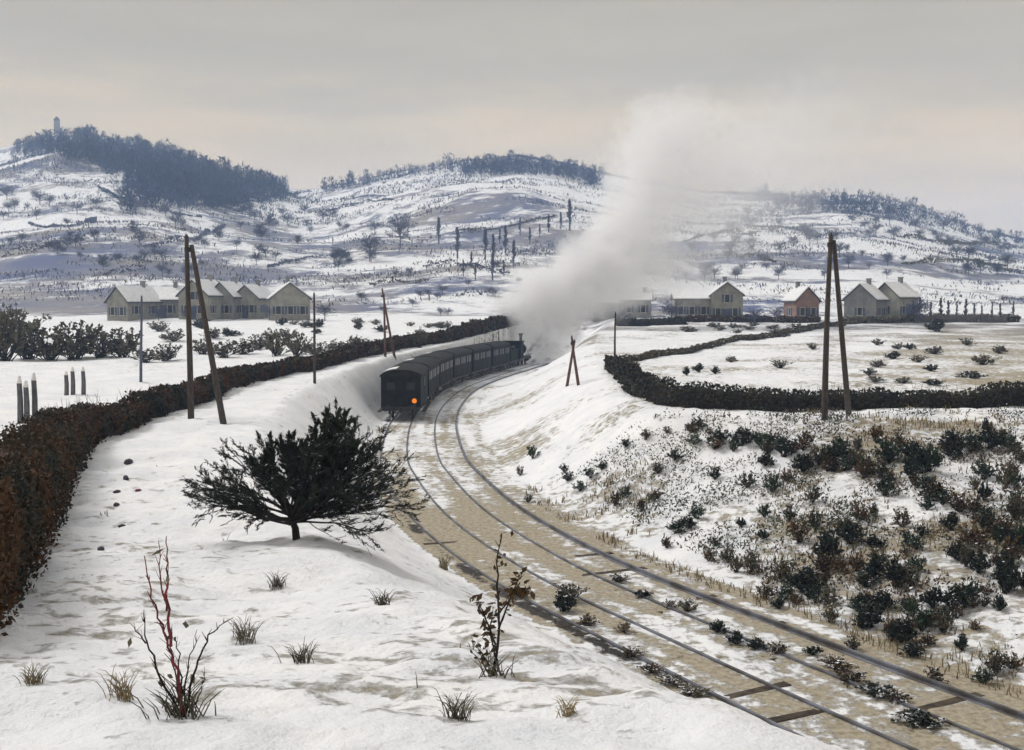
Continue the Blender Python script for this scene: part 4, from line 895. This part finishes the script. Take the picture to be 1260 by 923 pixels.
def tree(loc, h, kind, label, group, wd=1.0):
    tr, cr_ = random.choice(TP if kind == 'poplar' else TR); t = tag(empty('poplar_tree' if kind == 'poplar' else 'bare_tree', loc, random.uniform(0, 6.28)), label, 'tree', group); t.scale = (h * wd, h * wd, h)
    link('trunk', tr, t); link('crown', cr_, t)
random.seed(77)
for (px, py, hpx), od in ordered([(563,318,50),(580,330,36),(597,320,44),(607,322,46),(615,300,40),(622,312,44),(640,290,36),(652,300,36),(664,292,30),(675,286,30),(690,282,30),(701,284,44),(540,300,40),(606,345,44),(585,345,30),(570,340,30),(632,330,40),(620,340,30)], lambda q: 0):
    p = gp(px, py, 214); tree(p, hpx * random.uniform(.5, .9) / (F / p.y), 'poplar', od + 'slender poplar in the stand on the middle slope left of plume', 'poplars on the middle slope', 1.3)
def clumps(cls, n, lo, hi, grp):
    rows = []
    for k in range(n):
        c = k % len(cls); rows.append((min(1256 - random.random() * 9, max(4 + random.random() * 9, random.gauss(cls[c][0], 34))), min(hi, max(lo, random.gauss(cls[c][1], 9))), c))
    for (px, py, c), od in ordered(rows, lambda q: q[2]):
        p = gp(px, py, 214); tree(p, random.uniform(9, 16) / (F / p.y) * 1.25, 'round', od + 'small bare tree ' + cls[c][2], grp, random.uniform(.8, 1.3))
clumps([(60,300,'low on the slope at the far left'),(150,262,'below the middle of the left wood'),(230,285,'on the slope above the tall left pole'),(120,318,'just above the leftmost house'),(300,312,'above the middle of the left house row'),(390,282,'on the slope to the right of the left wood'),(425,326,'on the slope above the slim pole'),(210,332,'right behind the left house row'),(330,262,'in the hollow right of the left wood'),(30,258,'high up at the left edge')], 90, 246, 340, 'trees on the left hillside')
clumps([(860,304,'on the slope just right of the plume'),(930,278,'high up right of the plume'),(1000,302,'on the slope left of the right pole top'),(1060,278,'below the middle of the right wood'),(1130,300,'on the slope under the right wood'),(1200,318,'on the slope at the far right'),(1235,336,'low at the right edge'),(960,332,'just above the brick house'),(1090,332,'just above the two rightmost houses'),(870,337,'right behind the pale gabled house')], 80, 268, 344, 'trees on the right hillside')
rows = [(random.uniform(440, 650), random.uniform(330, 400)) for k in range(16)]
for (px, py), od in ordered(rows, lambda q: 0):
    p = gp(px, py, 190); tree(p, random.uniform(10, 16) / (F / p.y), 'round', od + 'small bare tree on the slope between leaning poles and plume', 'trees left of the plume', random.uniform(.9, 1.4))
for k in range(12):
    px = 1122 + k * 11 + random.uniform(-3, 3); p = on(px, 182 + random.uniform(-2, 4)); tree(p, random.uniform(2.6, 4.2), 'poplar', ('leftmost' if k == 0 else 'rightmost' if k == 11 else ORD[k] + ' from left,') + ' young upright tree in the row behind the far right fence', 'young trees behind the paling fence', 1.2)
for px, py, h_, lb in [(196,392,20,'bare tree right of the leftmost house'),(232,392,18,'bare tree left of the tall left pole'),(332,390,22,'bare tree between the two rightmost houses of the left row'),(400,392,24,'bare tree just right of the slim pole by the houses'),(928,392,22,'bare tree right of the tall pale gabled house'),(955,390,24,'bare tree left of the red brick house'),(1128,388,34,'tall dark tree beside the farthest right house'),(826,392,30,'bare tree at the left end of the low pale wing'),(760,395,26,'bare tree between the two low grey houses')]:
    p = on(px, 174 if py > 390 else 176); tree(p, h_ / (F / p.y), 'round', lb, 'trees beside the houses', 1.2)
# old leaning fruit tree on middle slope
p = gp(493, 305, 214); tree(p, 45 / (F / p.y), 'round', 'large bare tree standing alone on the slope, middle left', 'lone trees', .8)
p = gp(455, 322, 214); tree(p, 40 / (F / p.y), 'round', 'broad bare tree on the slope left of the lone large one', 'lone trees', .9)
for (px,), od in ordered([(random.uniform(240, 600),) for k in range(26)], lambda q: 0):
    p = on(px, random.uniform(140, 172)); shrub(p, random.uniform(1.2, 2.4), random.uniform(.6, 1.1), random.choice(['olive', 'dark']), od + 'low dark bush in the snow behind the left hedge', 'bushes in the snow behind the left hedge', 'bush', 'bush')
for (px,), od in ordered([(random.uniform(830, 1000),) for k in range(14)], lambda q: 0):
    p = on(px, random.uniform(150, 172)); shrub(p, random.uniform(1.2, 2.6), random.uniform(.4, .8), 'olive', od + 'low bush in the snow below the right hand houses', 'bushes below the right houses', 'bush', 'bush')
for k, (pts, lb, mt_) in enumerate([
    ([(36,278),(80,281),(134,272)], 'dotted hedgerow high on the left hillside below the wood', 'far_tree'), ([(180,304),(240,296),(292,274)], 'hedgerow climbing the left hillside above the houses', 'far_tree'),
    ([(0,318),(50,306),(96,300)], 'hedgerow on the slope at the left edge', 'far_tree'), ([(240,258),(330,244),(400,232)], 'hedgerow along the saddle right of the left wood', 'far_tree'),
    ([(330,330),(380,318),(440,314)], 'hedgerow on the lower slope above the slim pole', 'far_tree'), ([(400,262),(450,250),(500,244)], 'hedgerow high on the middle hill, left part', 'far_tree'),
    ([(520,330),(570,326),(640,345)], 'hedgerow running below the stand of poplars', 'far_tree'), ([(560,288),(620,280),(700,262)], 'hedgerow behind the stand of poplars', 'olive'),
    ([(450,352),(490,346),(540,350)], 'hedgerow on the low slope above the leaning pole', 'olive'), ([(560,365),(590,362),(625,368)], 'hedgerow just left of the foot of the plume', 'far_tree'),
    ([(840,298),(890,286),(944,292)], 'brown hedgerow arching over the slope right of the plume', 'brown'), ([(905,318),(935,316),(962,326)], 'short brown hedgerow above the brick house', 'brown'),
    ([(1090,288),(1160,300),(1255,304)], 'long hedgerow across the slope at the far right', 'olive'), ([(1110,326),(1180,322),(1258,330)], 'lower hedgerow across the slope at the far right', 'olive'),
    ([(110,340),(150,336),(190,330)], 'hedgerow on the slope just above the leftmost houses', 'far_tree'), ([(120,234),(200,262),(260,268)], 'dark hedgerow along the foot of the left wood', 'far_wood')]):
    hp_ = []
    for a_, b_ in zip(pts[:-1], pts[1:]):
        for q in range(4): g_ = gp(a_[0] + (b_[0] - a_[0]) * q / 4 + random.uniform(-3, 3), a_[1] + (b_[1] - a_[1]) * q / 4 + random.uniform(-1, 1), 214); hp_.append((g_.x, g_.y, random.choice((.12, .5, 1.0, 1.5, 1.9)) * random.uniform(.7, 1.2) * (.6 + g_.y / 800), random.uniform(.4, .9)))
    hedge('hedgerow', hp_, lb, 0.045, mt_, 60, 'hedgerows on the hills', 'hedgerow', mt_, False, 1.6)
def hill_brush(name, label, mt, seed, n, thr):
    r = np.random.default_rng(seed); u = r.uniform(-.5, .5, n); Y = 222 + 560 * r.random(n) ** .8; X = u * Y
    f = .6 * fbm(X / 30 + .2 * Y / 40, Y / 22, seed, 5, .6) + .4 * fbm(X / 90, Y / 11, seed + 9, 3); k = f > thr; X, Y = X[k], Y[k]
    h = (.5 + .8 * r.random(len(X))) * (.5 + Y / 500)
    Vl, Fl = leaves(np.stack([X, Y, zat_v(X, Y) + h * .45], 1), h * .22, 4.0, np.stack([0 * X, 0 * X, 0 * X + 1.0], 1), .5)
    o = link(name, np_mesh(name, Vl, Fl, M[mt])); tag(o, label, 'brush', kind='stuff')
hill_brush('hill_brush', 'mottled blue grey winter brush spread over the far slopes', 'far_tree', 201, 120000, .56)
hill_brush('hill_brush', 'thin brownish dead growth spread over the far slopes', 'olive', 207, 70000, .585)
# distant woods: one mass of small trees per hilltop
def wood(name, label, spots, n, hmin, hmax, seed):
    r = np.random.default_rng(seed); base = []
    for i in range(6):
        a = 2 * math.pi * i / 6; base.append((math.cos(a), math.sin(a)))
    CC, AA, SS = [], [], []
    tot = sum(s_[4] for s_ in spots)
    for (x0, x1, y0, y1, wgt) in spots:
        for k in range(int(n * wgt / tot)):
            px = r.uniform(x0 - 6, x1 + 6); py = y0 + (y1 - y0) * r.random() ** 1.15 * (.72 + .5 * float(fbm(np.array([px / 22.]), np.array([seed * 3.]), 5, 3)[0]))
            p = gp(px, py, 300) if py > 0 else None
            if p is None or p.y > 1040: continue
            h = r.uniform(hmin, hmax) * (.55 + .8 * float(fbm(np.array([px / 9.]), np.array([py / 9.]), 8, 3)[0])); wd = h * r.uniform(.2, .5)
            q = 34; u = r.uniform(.12, 1, q); a = r.uniform(0, 6.28, q); rr = wd * np.sqrt(r.random(q)) * np.sin(np.pi * np.clip(u * .85 + .1, 0, 1)) ** .6
            CC.append(np.stack([p.x + np.cos(a) * rr, p.y + np.sin(a) * rr, p.z + u * h], 1)); AA.append(np.stack([np.cos(a) * .7, np.sin(a) * .7, np.full(q, 1.0)], 1)); SS.append(np.full(q, .048 * h * r.uniform(.7, 1.3)))
            CC.append(np.array([[p.x, p.y, p.z + h * .35]])); AA.append(np.array([[0, 0, 40.]])); SS.append(np.array([.05 * h]))
    CC = np.concatenate(CC); Vl, Fl = leaves(CC, np.concatenate(SS), 6.0, np.concatenate(AA), .45)
    o = link(name, np_mesh(name, Vl, Fl, M['far_wood'])); tag(o, label, 'woods', kind='stuff')
def ridge(x): return float(np.interp(x, SKY_PX, SKY_Y))
spL = []
for x in range(18, 340, 8):
    y = ridge(x); dep = np.interp(x, [18, 60, 130, 200, 260, 340], [10, 22, 40, 60, 50, 12]); spL.append((x, x + 8, y + 2, y + dep, dep))
spL += [(140, 330, 215, 268, 30), (20, 120, 190, 214, 14)]
wood('far_wood', 'blue dark wood covering the top of the left hill', spL, 1500, 5, 11, 1)
spC = [(x, x + 8, ridge(x) + 1, ridge(x) + (16 if 560 < x < 735 else 5), (16 if 560 < x < 735 else 4)) for x in range(400, 736, 8)]
wood('far_wood', 'blue dark wood along the top of the middle hill', spC, 560, 4, 8.5, 2)
spR = [(x, x + 8, ridge(x) + 1, ridge(x) + (22 if 930 < x < 1130 else 14), (20 if 930 < x < 1130 else 9)) for x in range(930, 1262, 8)]
wood('far_wood', 'blue grey wood along the top of the right hill', spR, 420, 3.5, 7.5, 3)
spB = [(160, 300, 232, 262, 30), (300, 345, 238, 248, 8)]
wood('far_wood', 'dark strip of trees in the hollow below left hill', spB, 300, 5, 9, 4)
# mill tower on the left hill
p = gp(77, 170, 400); p = on(77, 985); t = tag(empty('hill_tower', p), 'tiny tower on the wooded top of the left hill', 'tower')
m = MB(); lathe(m, [(-2, 3.0), (12, 2.5)], (0, 0, 0), 12, 'z'); m.build('wall', M['plaster_g'], t)
m = MB(); lathe(m, [(12, 2.9), (13, 2.6), (15.5, .1)], (0, 0, 0), 12, 'z'); m.build('roof', M['tile'], t)

# ------------------------------------------------------------------ steam plume (a real volume above the locomotive)
lx, ly, la = at_len(CEN_L, DL, LOCO_S + 3.1)
puffs = []   # x, y, z, radius, density
def puff(px, py, Y, rpx, dn):
    r = ray(px, py); p = Vector((0, 0, EYE)) + r * Y; puffs.append((p.x, p.y, p.z, rpx / F * Y, dn * (0.78 if dn > 0.3 else 0.9 if dn > 0.12 else 1.25)))
puffs.append((lx, ly, 5.1, 0.7, 0.9)); puffs.append((lx + .5, ly, 6.3, 1.4, 0.9))
for a in [(674,428,ly + 1,26,0.646),(694,408,ly + 2,36,0.570),(694,446,ly,24,0.418),(706,478,ly - 8,20,0.204),(716,502,ly - 14,14,0.088),(644,384,ly + 2,50,0.684),(666,352,ly + 2,44,0.646),(698,372,ly + 3,56,0.684),(716,330,ly + 4,58,0.646),(752,348,ly + 5,58,0.570),(796,322,ly + 6,62,0.380),(752,296,ly + 6,54,0.494),(842,330,ly + 8,56,0.100),(784,268,ly + 8,66,0.380),(790,212,ly + 10,66,0.289),(838,238,ly + 11,74,0.221),(806,166,ly + 12,64,0.238),(850,156,ly + 14,66,0.170),(890,210,ly + 15,84,0.069),(890,278,ly + 14,80,0.062),(945,170,ly + 19,90,0.044),(960,240,ly + 19,90,0.037),(1015,150,ly + 24,95,0.022)]: puff(*a)
import bmesh
bm = bmesh.new()
for (x, y, z, r, d) in puffs:
    bmesh.ops.create_icosphere(bm, subdivisions=2, radius=r * 1.12, matrix=Matrix.Translation((x, y, z)))
me = bpy.data.meshes.new('steam_plume'); bm.to_mesh(me); bm.free()
m = bpy.data.materials.new('steam'); m.use_nodes = True; t_ = m.node_tree; t_.nodes.clear(); L_ = t_.links.new
o_ = N(t_, 'ShaderNodeOutputMaterial'); pv = N(t_, 'ShaderNodeVolumePrincipled'); L_(pv.outputs[0], o_.inputs['Volume'])
pv.inputs['Color'].default_value = (0.985, 0.985, 0.99, 1); pv.inputs['Anisotropy'].default_value = 0.0
tc_ = N(t_, 'ShaderNodeTexCoord'); n1 = N(t_, 'ShaderNodeTexNoise'); n1.inputs['Scale'].default_value = 0.20; n1.inputs['Detail'].default_value = 5; n1.inputs['Roughness'].default_value = 0.66; L_(tc_.outputs['Object'], n1.inputs['Vector'])
va = N(t_, 'ShaderNodeVectorMath', operation='MULTIPLY_ADD'); va.inputs[1].default_value = (5.0, 5.0, 5.0); va.inputs[2].default_value = (0, 0, 0)
vsb = N(t_, 'ShaderNodeVectorMath', operation='SUBTRACT'); vsb.inputs[1].default_value = (.5, .5, .5); L_(n1.outputs['Color'], vsb.inputs[0]); L_(vsb.outputs[0], va.inputs[0]); L_(tc_.outputs['Object'], va.inputs[2])
acc = shp = None
for (x, y, z, r, d) in puffs:
    ds = N(t_, 'ShaderNodeVectorMath', operation='DISTANCE'); ds.inputs[1].default_value = (x, y, z); L_(va.outputs[0], ds.inputs[0])
    mr = N(t_, 'ShaderNodeMath', operation='MULTIPLY_ADD', use_clamp=True); mr.inputs[1].default_value = -1.0 / r; mr.inputs[2].default_value = 1.0; L_(ds.outputs['Value'], mr.inputs[0])
    md = N(t_, 'ShaderNodeMath', operation='MULTIPLY'); md.inputs[1].default_value = d; L_(mr.outputs[0], md.inputs[0])
    if acc is None: acc = md.outputs[0]; shp = mr.outputs[0]
    else:
        a_ = N(t_, 'ShaderNodeMath', operation='ADD'); L_(acc, a_.inputs[0]); L_(md.outputs[0], a_.inputs[1]); acc = a_.outputs[0]
        b_ = N(t_, 'ShaderNodeMath', operation='MAXIMUM'); L_(shp, b_.inputs[0]); L_(mr.outputs[0], b_.inputs[1]); shp = b_.outputs[0]
n2 = N(t_, 'ShaderNodeTexNoise'); n2.inputs['Scale'].default_value = 0.26; n2.inputs['Detail'].default_value = 4; n2.inputs['Roughness'].default_value = 0.6; L_(tc_.outputs['Object'], n2.inputs['Vector'])
er = N(t_, 'ShaderNodeMath', operation='MULTIPLY_ADD'); er.inputs[1].default_value = 2.2; L_(n2.outputs[0], er.inputs[0]); L_(shp, er.inputs[2])
ct = N(t_, 'ShaderNodeMapRange', interpolation_type='SMOOTHSTEP'); ct.inputs['From Min'].default_value = 1.22; ct.inputs['From Max'].default_value = 1.44; L_(er.outputs[0], ct.inputs[0])
fin = N(t_, 'ShaderNodeMath', operation='MULTIPLY'); L_(acc, fin.inputs[0]); L_(ct.outputs[0], fin.inputs[1]); acc = fin.outputs[0]
L_(acc, pv.inputs['Density'])
m.cycles.volume_sampling = 'MULTIPLE_IMPORTANCE' if hasattr(m.cycles, 'volume_sampling') else None
try: m.cycles.volume_step_rate = 0.28
except Exception: pass
me.materials.append(m)
pl = link('steam_plume', me); rm = pl.modifiers.new('remesh', 'REMESH'); rm.mode = 'VOXEL'; rm.voxel_size = 0.8
tag(pl, 'white plume of steam rising and drifting right from the locomotive', 'steam', kind='stuff')

# ------------------------------------------------------------------ haze over the valley
HB = MB().box(-1805, 1805, -65, 2205, -46, 196)
hm = bpy.data.materials.new('haze'); hm.use_nodes = True; t_ = hm.node_tree; t_.nodes.clear()
o_ = N(t_, 'ShaderNodeOutputMaterial'); pv = N(t_, 'ShaderNodeVolumePrincipled'); t_.links.new(pv.outputs[0], o_.inputs['Volume'])
pv.inputs['Color'].default_value = (0.50, 0.68, 1.0, 1); pv.inputs['Density'].default_value = 0.00047
hz = HB.build('haze', hm); tag(hz, 'thin cold winter haze over the whole valley', 'haze', kind='stuff')
